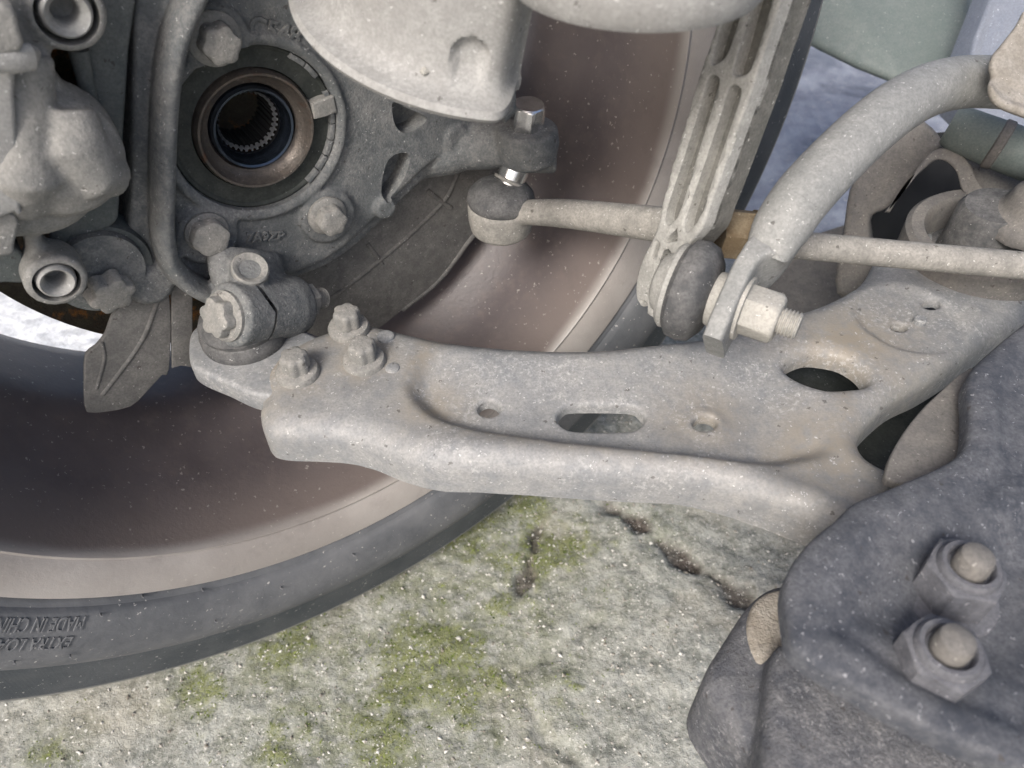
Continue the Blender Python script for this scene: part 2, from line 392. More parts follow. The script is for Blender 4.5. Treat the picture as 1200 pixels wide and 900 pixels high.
def hexprism(org, ax, af, h, ch=.0012, hint=None, top=True, rot=0.):
    """hex nut/head with chamfered top"""
    x, y, a = basis(ax, hint); R = af/2/math.cos(math.pi/6); V, F = [], []; n = 36
    def rad(th):
        q = (th+rot) % (math.pi/3)-math.pi/6; return af/2/math.cos(q)
    rings = [(0, 1, 1e9), (h-ch, 1, 1e9), (h-ch*.35, 1, af/2*1.03), (h, 1, af/2*.93)]
    for hh, s, lim in rings:
        for i in range(n):
            th = 2*math.pi*i/n; r = min(rad(th), lim); V.append(Vector(org)+(x*math.cos(th)+y*math.sin(th))*r+a*hh)
    for k in range(3):
        for i in range(n):
            j = (i+1) % n; F.append((k*n+i, k*n+j, (k+1)*n+j, (k+1)*n+i))
    F.append(tuple(range(n))[::-1]); F.append(tuple(3*n+i for i in range(n)))
    return V, F
def star_head(org, ax, r, h, lobes=6, depth=.16, hint=None, dome=.25):
    prof = [(r*1.02, 0), (r, h*.15), (r, h*.75), (r*.95, h*.92), (r*.82, h), (r*.5, h*(1+dome*.1)), (0, h*(1+dome*.12))]
    def fn(rr, hh, th): return (rr*(1-depth*(.5+.5*math.cos(lobes*th))**1.5*(1 if rr > r*.6 else .2)), hh)
    return lathe(prof, org, ax, 48, hint, fn)
def thread(org, ax, r, L, pitch=.0015):
    n = int(L/pitch); prof = []
    for i in range(n): prof += [(r, i*pitch+pitch*.15), (r, i*pitch+pitch*.35), (r*.86, i*pitch+pitch*.7), (r*.86, i*pitch+pitch*.9)]
    prof += [(r*.8, n*pitch), (0, n*pitch)]
    return lathe([(r, 0)]+prof, org, ax, 28)

# ================================================================ SETTING: ground
def vnoise(x, y, freq, seed):
    r = np.random.default_rng(seed).random((257, 257)); x = x*freq+1000.3; y = y*freq+1000.7
    xi = np.floor(x).astype(int); yi = np.floor(y).astype(int); fx = x-xi; fy = y-yi
    fx = fx*fx*(3-2*fx); fy = fy*fy*(3-2*fy); g = lambda a, b: r[a % 257, b % 257]
    return (g(xi, yi)*(1-fx)+g(xi+1, yi)*fx)*(1-fy)+(g(xi, yi+1)*(1-fx)+g(xi+1, yi+1)*fx)*fy
def fbm(x, y, f, oc, seed, gain=.5):
    s = 0; a = 1; t = 0
    for i in range(oc): s = s+a*vnoise(x, y, f*2**i, seed+i); t += a; a *= gain
    return s/t
def seg_d(x, y, pl):
    d = np.full(x.shape, 9.)
    for (a, b) in zip(pl[:-1], pl[1:]):
        ax, ay = a; bx, by = b; t = np.clip(((x-ax)*(bx-ax)+(y-ay)*(by-ay))/((bx-ax)**2+(by-ay)**2), 0, 1)
        d = np.minimum(d, np.hypot(x-ax-t*(bx-ax), y-ay-t*(by-ay)))
    return d
def axis_pts(lo, hi, st, far):
    p = list(np.arange(lo, hi, st)); s = st; q = hi
    while q < far: p.append(q); s *= 1.14; q += s
    s = st; q = lo-st; f = []
    while q > -far: f.append(q); s *= 1.14; q -= s
    return np.array(f[::-1]+p)
def g2(u, v): p = Z(u, v, 0); return (p.x, p.y)
crack = [g2(*p) for p in ((690, 560), (722, 590), (755, 615), (790, 642), (840, 672), (880, 700), (930, 735))]
crack2 = [g2(*p) for p in ((640, 600), (628, 625), (622, 655), (612, 690))]
crack3 = [g2(*p) for p in ((690, 720), (600, 790), (640, 860), (700, 905))]
moss_c = [(500, 770, 75, .9), (600, 598, 45, .8), (470, 700, 70, .5), (360, 870, 70, .55), (620, 800, 60, .45), (760, 610, 40, .4), (440, 850, 60, .8), (330, 760, 45, .8), (560, 700, 70, .55), (640, 640, 50, .65), (230, 800, 30, .6), (620, 720, 40, .5), (560, 850, 40, .5), (410, 760, 60, .5), (560, 620, 60, .7), (60, 880, 25, .6), (700, 700, 35, .35)]
def ground_fields(x, y):
    w = .010*(vnoise(x, y, 55, 91)-.5)+.006*(vnoise(x, y, 150, 92)-.5)
    c1 = (1-sstep(seg_d(x, y, crack)+w*1.2, .002, .0095))*(.85+.15*sstep(vnoise(x, y, 90, 95), .25, .6)); c2 = (1-sstep(seg_d(x, y, crack2)+w, .002, .006))*.8
    soil = np.maximum(c1, c2)
    m = np.zeros(x.shape)
    for (u, v, r, s) in moss_c:
        cx, cy = g2(u, v); m = np.maximum(m, s*np.exp(-((x-cx)**2+(y-cy)**2)/(2*(r/1900*1.0)**2)))
    mo = sstep(m*.9+1.1*(fbm(x, y, 45, 4, 5)-.5)+.35*(vnoise(x, y, 260, 77)-.5), .42, .72)*(1-soil)
    near = 1-sstep(np.hypot(x, y-.2), .8, 1.6)
    z = .006*(fbm(x, y, 9, 3, 1)-.5)+.0048*(fbm(x, y, 60, 4, 2, .65)-.5)*near + .0035*np.abs(fbm(x, y, 150, 3, 11)-.5)*near
    ridge = seg_d(x, y, crack)
    z = z - .005*soil + .0008*mo + .0012*np.exp(-((ridge-.018)/.008)**2) - .003*(1-sstep(seg_d(x, y, crack3)+w, .001, .006))
    return z-.004, soil, mo, np.clip(m*1.3, 0, 1)
gx = axis_pts(-.42, .42, .0026, 60); gy = axis_pts(.02, .52, .0026, 60)
GX, GY = np.meshgrid(gx, gy); gz, gs, gm, gw = ground_fields(GX.ravel(), GY.ravel())
nx, ny = len(gx), len(gy)
co = np.stack([GX.ravel(), GY.ravel(), gz], 1)
me = bpy.data.meshes.new('ground')
ii = (np.arange(ny-1)[:, None]*nx+np.arange(nx-1)[None]).ravel()
me.from_pydata(co.tolist(), [], np.stack([ii, ii+1, ii+1+nx, ii+nx], 1).tolist())
for nm, arr in (('soil', gs), ('moss', gm), ('mosswide', gw)):
    at = me.attributes.new(nm, 'FLOAT', 'POINT'); at.data.foreach_set('value', arr.astype(np.float32))
for p in me.polygons: p.use_smooth = True
def ground_mat():
    t = NT('rough_mossy_concrete')
    n0 = t.noise(9, 4, .6); n1 = t.noise(60, 5, .7); n2 = t.noise(230, 4, .7)
    col = t.mix(t.ramp(n1, .33, .66), c3(.165, .175, .155), c3(.36, .37, .345))
    col = t.mix(t.ramp(n2, .38, .70, 0, .75), col, c3(.46, .46, .42))
    col = t.mix(t.ramp(t.noise(340, 3, .7), .54, .72, 0, .6), col, c3(.14, .135, .11))
    col = t.mix(t.ramp(n0, .48, .68, 0, .35), col, c3(.34, .305, .235))
    sp = t.n.new('ShaderNodeSeparateXYZ'); t.l.new(t.pos.outputs['Position'], sp.inputs[0])
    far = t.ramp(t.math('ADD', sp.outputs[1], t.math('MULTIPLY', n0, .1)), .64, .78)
    pale = t.mix(t.ramp(t.noise(24, 5, .65), .3, .66), c3(.22, .24, .29), c3(.37, .395, .45))  # bluish tone paints skylight onto the far ground
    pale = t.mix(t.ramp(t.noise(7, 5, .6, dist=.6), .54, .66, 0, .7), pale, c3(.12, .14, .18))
    out = t.ramp(sp.outputs[0], -.18, -.28); far = t.math('MAXIMUM', far, t.math('MULTIPLY', out, t.ramp(sp.outputs[1], .44, .50))); pale = t.mix(out, pale, t.mix(t.ramp(n1, .35, .65), c3(.50, .52, .54), c3(.80, .82, .84)))  # near-white outer ground: sunlight beyond the wheel put into the colour
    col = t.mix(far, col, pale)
    mo = t.attr('moss').outputs['Fac']
    g = t.mix(t.ramp(n2, .3, .7), c3(.068, .090, .017), c3(.215, .235, .078))
    col = t.mix(t.math('MULTIPLY', mo, t.ramp(n2, .36, .6, .20, .85)), col, g)
    wide = t.attr('mosswide').outputs['Fac']
    col = t.mix(t.math('MULTIPLY', wide, t.ramp(t.noise(95, 4, .7), .36, .62, .10, .75)), col, c3(.145, .16, .075))
    s = t.attr('soil').outputs['Fac']
    col = t.mix(s, col, t.mix(t.ramp(n2, .35, .7), c3(.045, .038, .034), c3(.135, .118, .103)))
    col = specks(t, col, ((800, .5, .70), (380, .42, .78), (170, .28, .86)), c3(.62, .61, .57))
    nb = t.bump(t.math('ADD', n2, t.math('MULTIPLY', n1, 1.5)), .5, .0030)
    return t.fin(col, .92, 0, nb, .2)
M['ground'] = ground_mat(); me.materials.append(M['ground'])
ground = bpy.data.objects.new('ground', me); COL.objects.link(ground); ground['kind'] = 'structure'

# moss tufts and loose grit: nobody could count them
def gz_at(x, y): return ground_fields(np.asarray(x), np.asarray(y))
mx = RNG.uniform(-.30, .20, 90000); my = RNG.uniform(.10, .48, 90000); z_, s_, m_, _w = gz_at(mx, my)
sel = np.where(RNG.random(90000) < np.maximum(m_*.34, _w*.07))[0][:16000]
V, F = [], []
for i in sel:
    h = random.uniform(.0007, .0020); w = random.uniform(.0004, .0009); th = random.uniform(0, 6.28); lx, ly = random.gauss(0, .0014), random.gauss(0, .0014)
    k = len(V); c, s = math.cos(th)*w, math.sin(th)*w; z0 = z_[i]-.0004
    V += [(mx[i]-c, my[i]-s, z0), (mx[i]+c, my[i]+s, z0), (mx[i]+s*.8, my[i]-c*.8, z0), (mx[i]+lx, my[i]+ly, z0+h)]
    F += [(k, k+1, k+3), (k+1, k+2, k+3), (k+2, k, k+3)]
t = NT('living_moss'); M['moss'] = t.fin(t.mix(t.ramp(t.noise(70, 5), .3, .7), c3(.060, .092, .018), c3(.22, .26, .08)), .95, 0, None, .1)
mo = mk('moss', (V, F), 'moss', fix=False); mo['label'] = 'patches of short green moss growing on the rough concrete ground'; mo['kind'] = 'stuff'; mo['category'] = 'moss'
def grit_mesh(xs, ys, zs, rs):
    base = [(1, 0, 0), (-1, 0, 0), (0, 1, 0), (0, -1, 0), (0, 0, 1), (0, 0, -1)]; fb = [(0, 2, 4), (2, 1, 4), (1, 3, 4), (3, 0, 4), (2, 0, 5), (1, 2, 5), (3, 1, 5), (0, 3, 5)]
    V, F = [], []
    for x, y, z, r in zip(xs, ys, zs, rs):
        k = len(V); th = random.random()*6.28; ca, sa = math.cos(th), math.sin(th); sx, sy, sz = random.uniform(.6, 1.5)*r, random.uniform(.6, 1.2)*r, random.uniform(.4, .9)*r
        for b in base:
            px, py, pz = b[0]*sx*random.uniform(.8, 1.2), b[1]*sy*random.uniform(.8, 1.2), b[2]*sz
            V.append((x+px*ca-py*sa, y+px*sa+py*ca, z+pz))
        F += [tuple(i+k for i in f) for f in fb]
    return V, F
gxs = RNG.uniform(-.32, .22, 9000); gys = RNG.uniform(.08, .48, 9000); gzz, gss, _, _w = gz_at(gxs, gys)
rr = .0004+.0012*RNG.random(9000)**5
t = NT('pale_grit'); v = t.vor(300); M['grit'] = t.fin(t.mix(t.ramp(t.noise(250, 3), .35, .65), c3(.20, .18, .15), c3(.68, .67, .63)), .85, 0, None, .2)
gr = mk('grit', grit_mesh(gxs, gys, gzz+rr*.25, rr), 'grit', sharp=10, fix=False); gr['label'] = 'loose pale grit scattered over the rough concrete ground'; gr['kind'] = 'stuff'; gr['category'] = 'grit'

# ================================================================ WHEEL
wheel = thing('wheel', W(0, -.317, .10), 'car wheel with brake dusted brown rim barrel and grey dusty tyre', 'wheel')
def wheel_attr(o):
    me = o.data; L = root_loc(o); a, b, c = [], [], []
    for v in me.vertices:
        q = v.co+L-WC; off = q.dot(WN); x = q.dot(WE); z = q.z; a.append(math.hypot(x, z)); b.append(off); c.append((math.atan2(x, -z)*.29, 0, 0))
    A = me.attributes.new('rad', 'FLOAT', 'POINT'); A.data.foreach_set('value', a)
    A = me.attributes.new('off', 'FLOAT', 'POINT'); A.data.foreach_set('value', b)
    A = me.attributes.new('swirl', 'FLOAT_VECTOR', 'POINT'); A.data.foreach_set('vector', np.array(c).ravel())
rimp = [(.2228, .007), (.2232, .002), (.2218, -.0012), (.2190, -.0010), (.214, .0002), (.2065, .0022), (.2040, .0040), (.2030, .0046), (.2022, .0040), (.2012, .0040), (.2006, .0052), (.2003, .0080), (.1996, .014), (.1988, .030), (.1972, .055), (.1935, .072),
        (.184, .088), (.1795, .096), (.1785, .108), (.1785, .140), (.182, .152), (.190, .164), (.204, .176), (.211, .183), (.215, .182), (.212, .172), (.200, .155), (.197, .14), (.203, .08), (.207, .02), (.2150, .010), (.2228, .007)]
rim = mk('rim', lathe_open(rimp, WC, WN, 192), 'rim', wheel, 45); wheel_attr(rim)
# spokes and centre
q_ = O(62, 385, .15)-WC; SPOKE_A0 = math.atan2(q_.z, q_.dot(WE))+math.pi/5; print('SPOKE', q_.dot(WE), q_.z, 'eye', proj(EYE) if 'EYE' in globals() else '')
for k in range(5):
    th = SPOKE_A0+k*2*math.pi/5; d = (math.cos(th), math.sin(th)); s = (-d[1], d[0])
    def sp(r, w, o): return [W(d[0]*r+s[0]*w, d[1]*r+s[1]*w, o), W(d[0]*r-s[0]*w, d[1]*r-s[1]*w, o)]
    secs = [(.05, .026, .128), (.10, .020, .132), (.15, .022, .138), (.1785, .030, .142)]
    V, F = [], []
    for r, w, o in secs:
        a, b = sp(r, w, o); a2, b2 = sp(r, w*.75, o+.022); V += [a, b, b2, a2]
    for i in range(3):
        for j in range(4): F.append((i*4+j, i*4+(j+1) % 4, (i+1)*4+(j+1) % 4, (i+1)*4+j))
    F += [(0, 1, 2, 3), (15, 14, 13, 12)]
    o = mk('spoke', (V, F), 'rim', rim, 30); wheel_attr(o)
o = mk('hub_centre', lathe([(0, .125), (.066, .125), (.070, .13), (.072, .15), (.03, .158), (0, .158)], WC, WN, 64), 'rim', rim); wheel_attr(o)
tyrep = [(.2195, .010), (.2222, .0055), (.2236, .0010), (.2256, -.0006), (.2274, -.0012), (.2282, -.0034), (.2300, -.0046), (.236, -.0066), (.245, -.0080), (.2530, -.0078), (.2600, -.0062), (.2648, -.0044), (.2662, -.0028), (.2672, -.0028), (.276, .0000), (.286, .0026),
         (.2940, .0046), (.2995, .0060), (.3014, .0062), (.3030, .0070), (.3070, .0125), (.3120, .024), (.3150, .045), (.3170, .07), (.3175, .095), (.3165, .13), (.313, .16), (.303, .185), (.28, .198), (.25, .2), (.225, .188), (.2165, .182)]
tyre = mk('tyre', lathe_open(tyrep, WC, WN, 240), 'tyre', wheel, 50); wheel_attr(tyre)
def tyre_off(r):
    for (r0, o0), (r1, o1) in zip(tyrep[:-1], tyrep[1:]):
        if r0 <= r <= r1: return o0+(o1-o0)*(r-r0)/(r1-r0)
    return 0
def arc_text(s, size, th0, arc, part, rbase):
    """raised lettering on the inner sidewall, tops towards the tread; arc = length that the characters of part take up"""
    wid = max(v.x for v in text_mesh(part, size)[0]); track = arc/wid
    V, F = text_mesh(s, size, .00045); out = []
    for v in V:
        r = rbase+v.y; th = th0-v.x*track/rbase
        out.append(W(math.sin(th)*r, -math.cos(th)*r, tyre_off(r)-.0004-v.z))
    o = mk('lettering', (out, F), 'tyre', tyre, 40); wheel_attr(o); return o
arc_text('MADE IN CHINA', .0102, -.721, .0377, 'MADE IN CHIN', .2300)
arc_text('EXTRA LOAD', .0106, -.731, .0320, 'EXTRA LOA', .2402)
# short rubber vent spews
for k, (u, v) in enumerate(((48, 757), (82, 768), (17, 776), (172, 712), (242, 702), (252, 727), (120, 726), (330, 690), (415, 652), (560, 572))):
    q = O(u, v, -.008)-WC; a, b = q.dot(WE), q.z; r = math.hypot(a, b); p = W(a, b, tyre_off(r))
    o = mk('vent_spew', sweep([p, p-WN*.0018+ZUP*.0006, p-WN*.0030+ZUP*.0012+WE*.0008], [.0006, .00045, .0002], 6), 'tyre', tyre); wheel_attr(o)

# ================================================================ BRAKE DISC AND SHIELD
disc = thing('brake_disc', W(0, -.135, .10), 'dark rust speckled brake disc behind the steering knuckle', 'brake disc')
mk('friction_ring', lathe_open([(.088, .094), (.1345, .094), (.1355, .0955), (.1355, .103), (.128, .104), (.128, .109), (.1355, .110), (.1355, .1175), (.088, .118), (.088, .094)], WC, WN, 120), 'disc', disc)
mk('hat', lathe([(.034, .094), (.080, .094), (.088, .097), (.088, .122), (.034, .124)], WC, WN, 80), 'disc', disc)
def opx(pts, off, n=5, closed=True): return [O(p[0], p[1], off) for p in cr(pts, n, closed)]
shield = thing('brake_shield', O(400, 330, .085), 'dull grey stamped brake splash shield wrapped behind the knuckle', 'brake shield')
plate = mk('shield_plate', prism(opx([(330, 330), (395, 295), (440, 255), (500, 195), (530, 165), (590, 160), (612, 190), (588, 225), (565, 260), (547, 284), (513, 330), (470, 366), (430, 392), (370, 395), (335, 365)], .078), WN*.004, .0015), 'shield', shield)
def rib(path, off, r, parent, mat, n=6): return mk('pressed_rib', sweep([O(*p, off) for p in cr(path, n)], r, 10), mat, parent)
rib([(552, 176), (535, 205), (522, 232), (490, 265), (455, 296), (400, 340), (385, 350)], .0785, .0016, plate, 'shield')
rib([(500, 222), (512, 232), (528, 243)], .0785, .0016, plate, 'shield')
rib([(430, 285), (440, 298), (448, 310)], .0785, .0014, plate, 'shield')
rib([(594, 225), (570, 256), (549, 280), (513, 327), (470, 362)], .0800, .0026, plate, 'shield')
defl = mk('deflector', prism(opx([(100, 478), (99, 440), (101, 416), (112, 407), (124, 392), (131, 372), (148, 352), (166, 336), (198, 334), (199, 431), (190, 440), (170, 462), (153, 477), (125, 483), (106, 484)], .058, 2), WN*.0022, .0006), 'shield', shield)
V, F = [], []
rib([(119, 400), (122, 420), (113, 455), (150, 410), (175, 395)][:3], .0584, .0010, defl, 'shield')
rib([(185, 350), (165, 400), (120, 462)], .0585, .0013, defl, 'shield')
mk('mounting_strip', prism(opx([(201, 330), (226, 330), (226, 431), (212, 429), (202, 432)], .0575, 1), WN*.0022, .0006), 'shield', shield)

# ================================================================ STEERING KNUCKLE
knuckle = thing('steering_knuckle', O(300, 300, .07), 'grey cast iron steering knuckle round the splined hub bore', 'steering knuckle')
KF = .060
parts = []
plate_px = [(196, -40), (520, -40), (560, 60), (575, 120), (572, 150), (545, 178), (531, 186), (507, 204), (466, 242), (432, 277), (395, 306), (362, 322), (338, 330), (300, 345), (240, 338), (212, 322), (200, 290)]
parts.append(prism(opx(plate_px, KF+.006, 4), WN*.022, .003))
# front layer with two pockets
pl = [O(*p, KF) for p in cr([(206, -40), (505, -40), (545, 60), (560, 120), (555, 150), (540, 172), (525, 182), (500, 200), (462, 237), (428, 272), (392, 302), (360, 318), (338, 326), (300, 340), (245, 333), (220, 315), (206, 285)], 4, True)]
fr = (WC+WN*KF, WE, ZUP, -WN)
def ab(u, v, off=KF): q = O(u, v, off)-WC; return (q.dot(WE), q.z)
pk1 = [ab(*p) for p in cr([(447, 228), (449, 205), (455, 188), (466, 180), (478, 180), (480, 190), (474, 208), (462, 226), (452, 234)], 4, True)]
pk2 = [ab(*p) for p in cr([(461, 120), (480, 128), (500, 138), (490, 150), (474, 156), (464, 148), (460, 134)], 4, True)]
pl2 = [((p-WC).dot(WE), p.z-WC.z) for p in pl]
bore = [(.0372*math.cos(t), .0372*math.sin(t)) for t in [2*math.pi*i/72 for i in range(72)]]
kn_front = stamped(pl2, [pk1, pk2], lambda p, do, dh: .0025*vn2(p)-np.where(do < .004, .004-np.sqrt(np.maximum(.004**2-(.004-do)**2, 0)), 0)-np.where(dh < .003, .003-np.sqrt(np.maximum(.003**2-(.003-dh)**2, 0)), 0), fr, .004, .012, .012, .0030) if False else None
V, F = prism(pl, WN*.010, .004)
parts.append((V, F))
# raised left post
post = cr([O(245, -50, .050), O(222, 0, .049), (O(203, 50, .049)), O(193, 120, .049), O(190, 210, .049), O(190, 270, .050), O(198, 305, .052), O(218, 328, .053), O(245, 343, .052)], 5)
nP = len(post); parts.append(sweep(post, None, 16, [(.0100, .0046)]*nP, WN))
web = [(164, -40), (215, -40), (205, 60), (198, 200), (200, 290), (205, 320), (201, 342), (190, 355), (174, 358), (158, 346), (148, 320), (150, 285), (154, 250), (156, 200), (158, 100)]
parts.append(prism(opx(web, .058, 4), WN*.022, .003))
# lobe and carrier ear
parts.append(lathe([(0, .048), (.0125, .048), (.0145, .052), (.0145, .078), (0, .078)], O(178, 336, .0)-WN*0, WN, 32))
parts[-1] = lathe([(0, 0), (.0075, 0), (.0105, .003), (.011, .022), (0, .022)], O(179, 338, .052), WN, 32)
ear = [(80, 300), (100, 285), (150, 280), (195, 300), (195, 340), (160, 345), (140, 358), (105, 358), (85, 345)]
parts.append(prism(opx(ear, .062, 4), WN*.018, .003))
# bolt bosses
for (u, v, r) in ((252, 44, .0135), (241, 274, .0145), (383, 252, .0145)):
    parts.append(lathe([(0, -.0035), (r*.92, -.0035), (r, -.0015), (r*1.08, .004), (0, .004)], O(u, v, KF)-Vector(), WN, 40))
# round lands on the casting
for (u, v, r, h) in ((535, 163, .0075, .002), (449, 242, .0058, .004)):
    parts.append(lathe([(0, -h), (r*.9, -h), (r, -h*.6), (r*1.1, .004), (0, .004)], O(u, v, KF), WN, 32))
# lip round the bearing seat
parts.append(lathe_open([(.0376, .004), (.0372, -.0015), (.0395, -.0030), (.0415, -.0026), (.0430, .002), (.0430, .006), (.0376, .006)], WC+WN*KF, WN, 96))
# steering arm and eye
ARMZ = .2775
eye = O(617, 166, .040); EYE = eye
parts.append(sweep(cr([O(485, 180, .080), O(540, 172, .066), O(578, 170, .054), O(612, 170, .042)], 5), None, 18, [(.014, .014)]*5+[(.0128, .0125)]*6+[(.0115, .0125)]*5, ZUP))
parts.append(lathe([(0, -.0105), (.0135, -.0105), (.0160, -.0085), (.0172, 0), (.0160, .0075), (.0140, .0085), (0, .0085)], eye, ZUP, 40))
parts.append(lathe([(0, -.002), (.0060, -.002), (.0068, 0), (.0068, .012), (0, .012)], O(648, 188, .034), WN*.6-WE*.8, 24))
# pinch clamp
CO = .030
cl_a = O(266, 370, CO-.004); cl_b = O(350, 357, CO+.010); cax = (cl_b-cl_a).normalized(); clen = (cl_b-cl_a).length
mid = (cl_a+cl_b)/2
def clamp_sec(s, e=0): return s
x_, y_, _ = basis(cax, ZUP)
prof = [(0, 0), (.0130, 0), (.0148, .0012), (.0148, clen*.5), (.0155, clen*.8), (.0145, clen-.002), (.012, clen), (0, clen)]
parts.append(lathe(prof, cl_a, cax, 40))
parts.append(sweep([O(310, 372, CO+.006), O(300, 345, CO+.012), O(290, 318, CO+.022), O(288, 295, .058)], None, 20, [(.0150, .0150), (.017, .0150), (.0200, .012), (.021, .009)], cax))
parts.append(sweep([O(306, 380, CO+.010), O(306, 340, CO+.018)], None, 20, [(.017, .0160), (.016, .0150)], cax))
# boss with plug
bp = O(292, 322, CO+.008); bax = (ZUP*.80-WN*.45+WE*.12).normalized()
parts.append(lathe([(0, -.012), (.0088, -.012), (.0085, .004), (.0075, .0052), (0, .0052)], bp, bax, 32))
body = mk('casting', cast(parts, .0011, 3), 'cast', knuckle)
# pockets cast into the body (cut with booleans kept simple: dark recess bowls sit inside real holes)
def cutter(pts, vec):
    V, F = prism(pts, vec, 0); me = bpy.data.meshes.new('c'); me.from_pydata([tuple(v) for v in V], [], F)
    bm = bmesh.new(); bm.from_mesh(me); bmesh.ops.recalc_face_normals(bm, faces=bm.faces); bm.to_mesh(me); bm.free()
    o = bpy.data.objects.new('c', me); COL.objects.link(o); return o
def carve(o, cutters, bev=0):
    L = root_loc(o); bpy.context.view_layer.update()
    for c in cutters:
        m = o.modifiers.new('b', 'BOOLEAN'); m.object = c; m.operation = 'DIFFERENCE'; m.solver = 'EXACT'
        dg = bpy.context.evaluated_depsgraph_get(); ne = bpy.data.meshes.new_from_object(o.evaluated_get(dg)); o.modifiers.clear()
        old = o.data; o.data = ne; bpy.data.meshes.remove(old); bpy.data.objects.remove(c)
    for p in o.data.polygons: p.use_smooth = True
    o.data.set_sharp_from_angle(angle=math.radians(40)); o.data.name = o.name
cuts = []
for pk in (pk1, pk2): cuts.append(cutter([W(a, b, KF-.03) for a, b in pk], WN*.041))
# slit of the clamp
for q in (((300, 332), (323, 363)), ((323, 361), (311, 400))):
    a = O(*q[0], CO-.009)-WN*.012; b = O(*q[1], CO-.009)-WN*.012; dv = (b-a).normalized(); nn = dv.cross(WN).normalized()*.0007
    cuts.append(cutter([a-nn, a+nn, b+nn, b-nn], WN*.020))
cuts.append(cutter([W(.0371*math.cos(t), .0371*math.sin(t), KF-.02) for t in [2*math.pi*i/72 for i in range(72)]], WN*.09))
carve(body, cuts)
# bearing
bearing = mk('wheel_bearing', lathe_open([(.0369, .010), (.0369, .002), (.0362, .0014), (.0352, .0016), (.0345, .0024), (.0300, .0026), (.0272, .0022), (.0265, .004)], WC+WN*KF, WN, 96), 'seal', knuckle)
HX = WC+WN*KF
mk('inner_race', lathe_open([(.0266, .006), (.0264, .0005), (.0256, -.0012), (.0246, -.0010), (.0232, .0020), (.0212, .0042), (.0196, .0050), (.0188, .0075)], HX, WN, 96), 'rusty', bearing)
mk('stub_lip', lathe_open([(.0190, .009), (.0186, .0042), (.0178, .0028), (.0168, .0032), (.0158, .0062), (.0147, .0078), (.0143, .011)], HX, WN, 96), 'blued', bearing)
teeth = 34
def spl(r, h, th): return (r-(.0011 if math.cos(teeth*th) > 0 else 0.), h)
mk('splined_bore', lathe_open([(.0146, .010), (.0140, .0108), (.0140, .0115)], HX, WN, 96), 'bore', bearing)
mk('spline_teeth', lathe_open([(.0139, .0112), (.0137, .0116), (.0137, .0150)], HX, WN, teeth*8, fn=spl), 'spline', bearing, 20)  # front of the teeth, painted bright as if catching light
mk('inner_bore', lathe_open([(.0137, .0150), (.0137, .045)], HX, WN, teeth*8, fn=spl), 'black', bearing, 20)  # same teeth further in, painted black for the shade of the bore
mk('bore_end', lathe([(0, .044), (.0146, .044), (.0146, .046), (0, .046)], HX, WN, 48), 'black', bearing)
p = O(383, 124, KF-.001); rdir = (p-WC); rdir = (rdir-WN*rdir.dot(WN)).normalized(); tdir = rdir.cross(WN)
tab = [p+rdir*a*.001+tdir*b*.001 for a, b in ((-7.5, -3.2), (-2, -4.0), (3.5, -4.0), (4.0, 3.6), (-2, 4.2), (-7.0, 4.0))]
mk('sensor_tab', prism([q-WN*.0016 for q in tab], WN*.006, .0008), 'bolt', bearing)
# segmented retaining ring on the right side of the seal
for k in range(9):
    t0 = -1.05+k*.22; t1 = t0+.205
    if .12 < t0 < .34: continue
    arc = [W(r*math.cos(t), r*math.sin(t), KF-.0005) for r, ts in ((.0366, (t0, (t0+t1)/2, t1)), (.0343, (t1, (t0+t1)/2, t0))) for t in ts]
    mk('retaining_ring', prism(arc, WN*.005, .0004), 'cast', bearing)
# bearing bolts
def bolt_to(u, v, off, ax, name, r, h, fr_, mat='bolt', parent=knuckle, fl=.0022, dep=.14, P=None):
    P = P or O(u, v, off)
    b = mk(name, star_head(P+ax*fl*.8, ax, r, h, 6, dep), mat, parent)
    mk('flange', lathe([(fr_, -.001), (fr_, fl*.5), (fr_*.93, fl*.8), (r*1.0, fl*1.15), (0, fl*1.15)], P, ax, 40), mat, b); return b
A1 = (-WN*.97+ZUP*.20+WE*.0).normalized()
bolt_to(251, 45, KF-.0035, -WN, 'bearing_bolt', .0078, .0085, .0106)
bolt_to(242, 272, KF-.0038, -WN, 'bearing_bolt', .0086, .0060, .0098, dep=.08)
bolt_to(383, 252, KF-.0038, -WN, 'bearing_bolt', .0074, .0075, .0098, dep=.12)
# casting marks
def flat_text(s, size, u, v, off, rot, parent, mat, du=(1, 0), dep=.0012):
    V, F = text_mesh(s, size, dep); org = O(u, v, off); ex = (O(u+10*du[0], v+10*du[1], off)-org).normalized(); ey = ex.cross(-WN)*-1
    if ey.z < 0: ey = -ey
    return mk('cast_lettering', ([org+ex*p.x+ey*p.y-WN*p.z for p in V], F), mat, parent)
flat_text('C548', .0100, 290, 38, KF-.0002, 0, body, 'cast', (1, .24))
flat_text('7A9ZP', .0066, 288, 283, KF-.0002, 0, body, 'cast', (1, -.06))
# pinch bolt
pb = mk('pinch_bolt', star_head(cl_a-cax*.001+ZUP*.0, -cax, .0094, .0070, 6, .20), 'bolt', knuckle)
mk('flange', lathe([(.0116, -.002), (.0116, .0015), (.0102, .0026), (0, .0026)], cl_a-cax*.0002, -cax, 36), 'bolt', pb)
th_o = O(354, 353, CO+.006)
mk('nut_collar', hexprism(th_o, cax, .0150, .0055, .0006), 'bolt', pb)
mk('thread', thread(th_o+cax*.0055, cax, .0054, .0095, .0013), 'bolt', pb)
mk('plug', lathe([(.0083, .002), (.0083, .0062), (.0076, .0070), (.0058, .0064), (.0046, .0050), (0, .0048)], bp, bax, 36), 'bolt', knuckle)

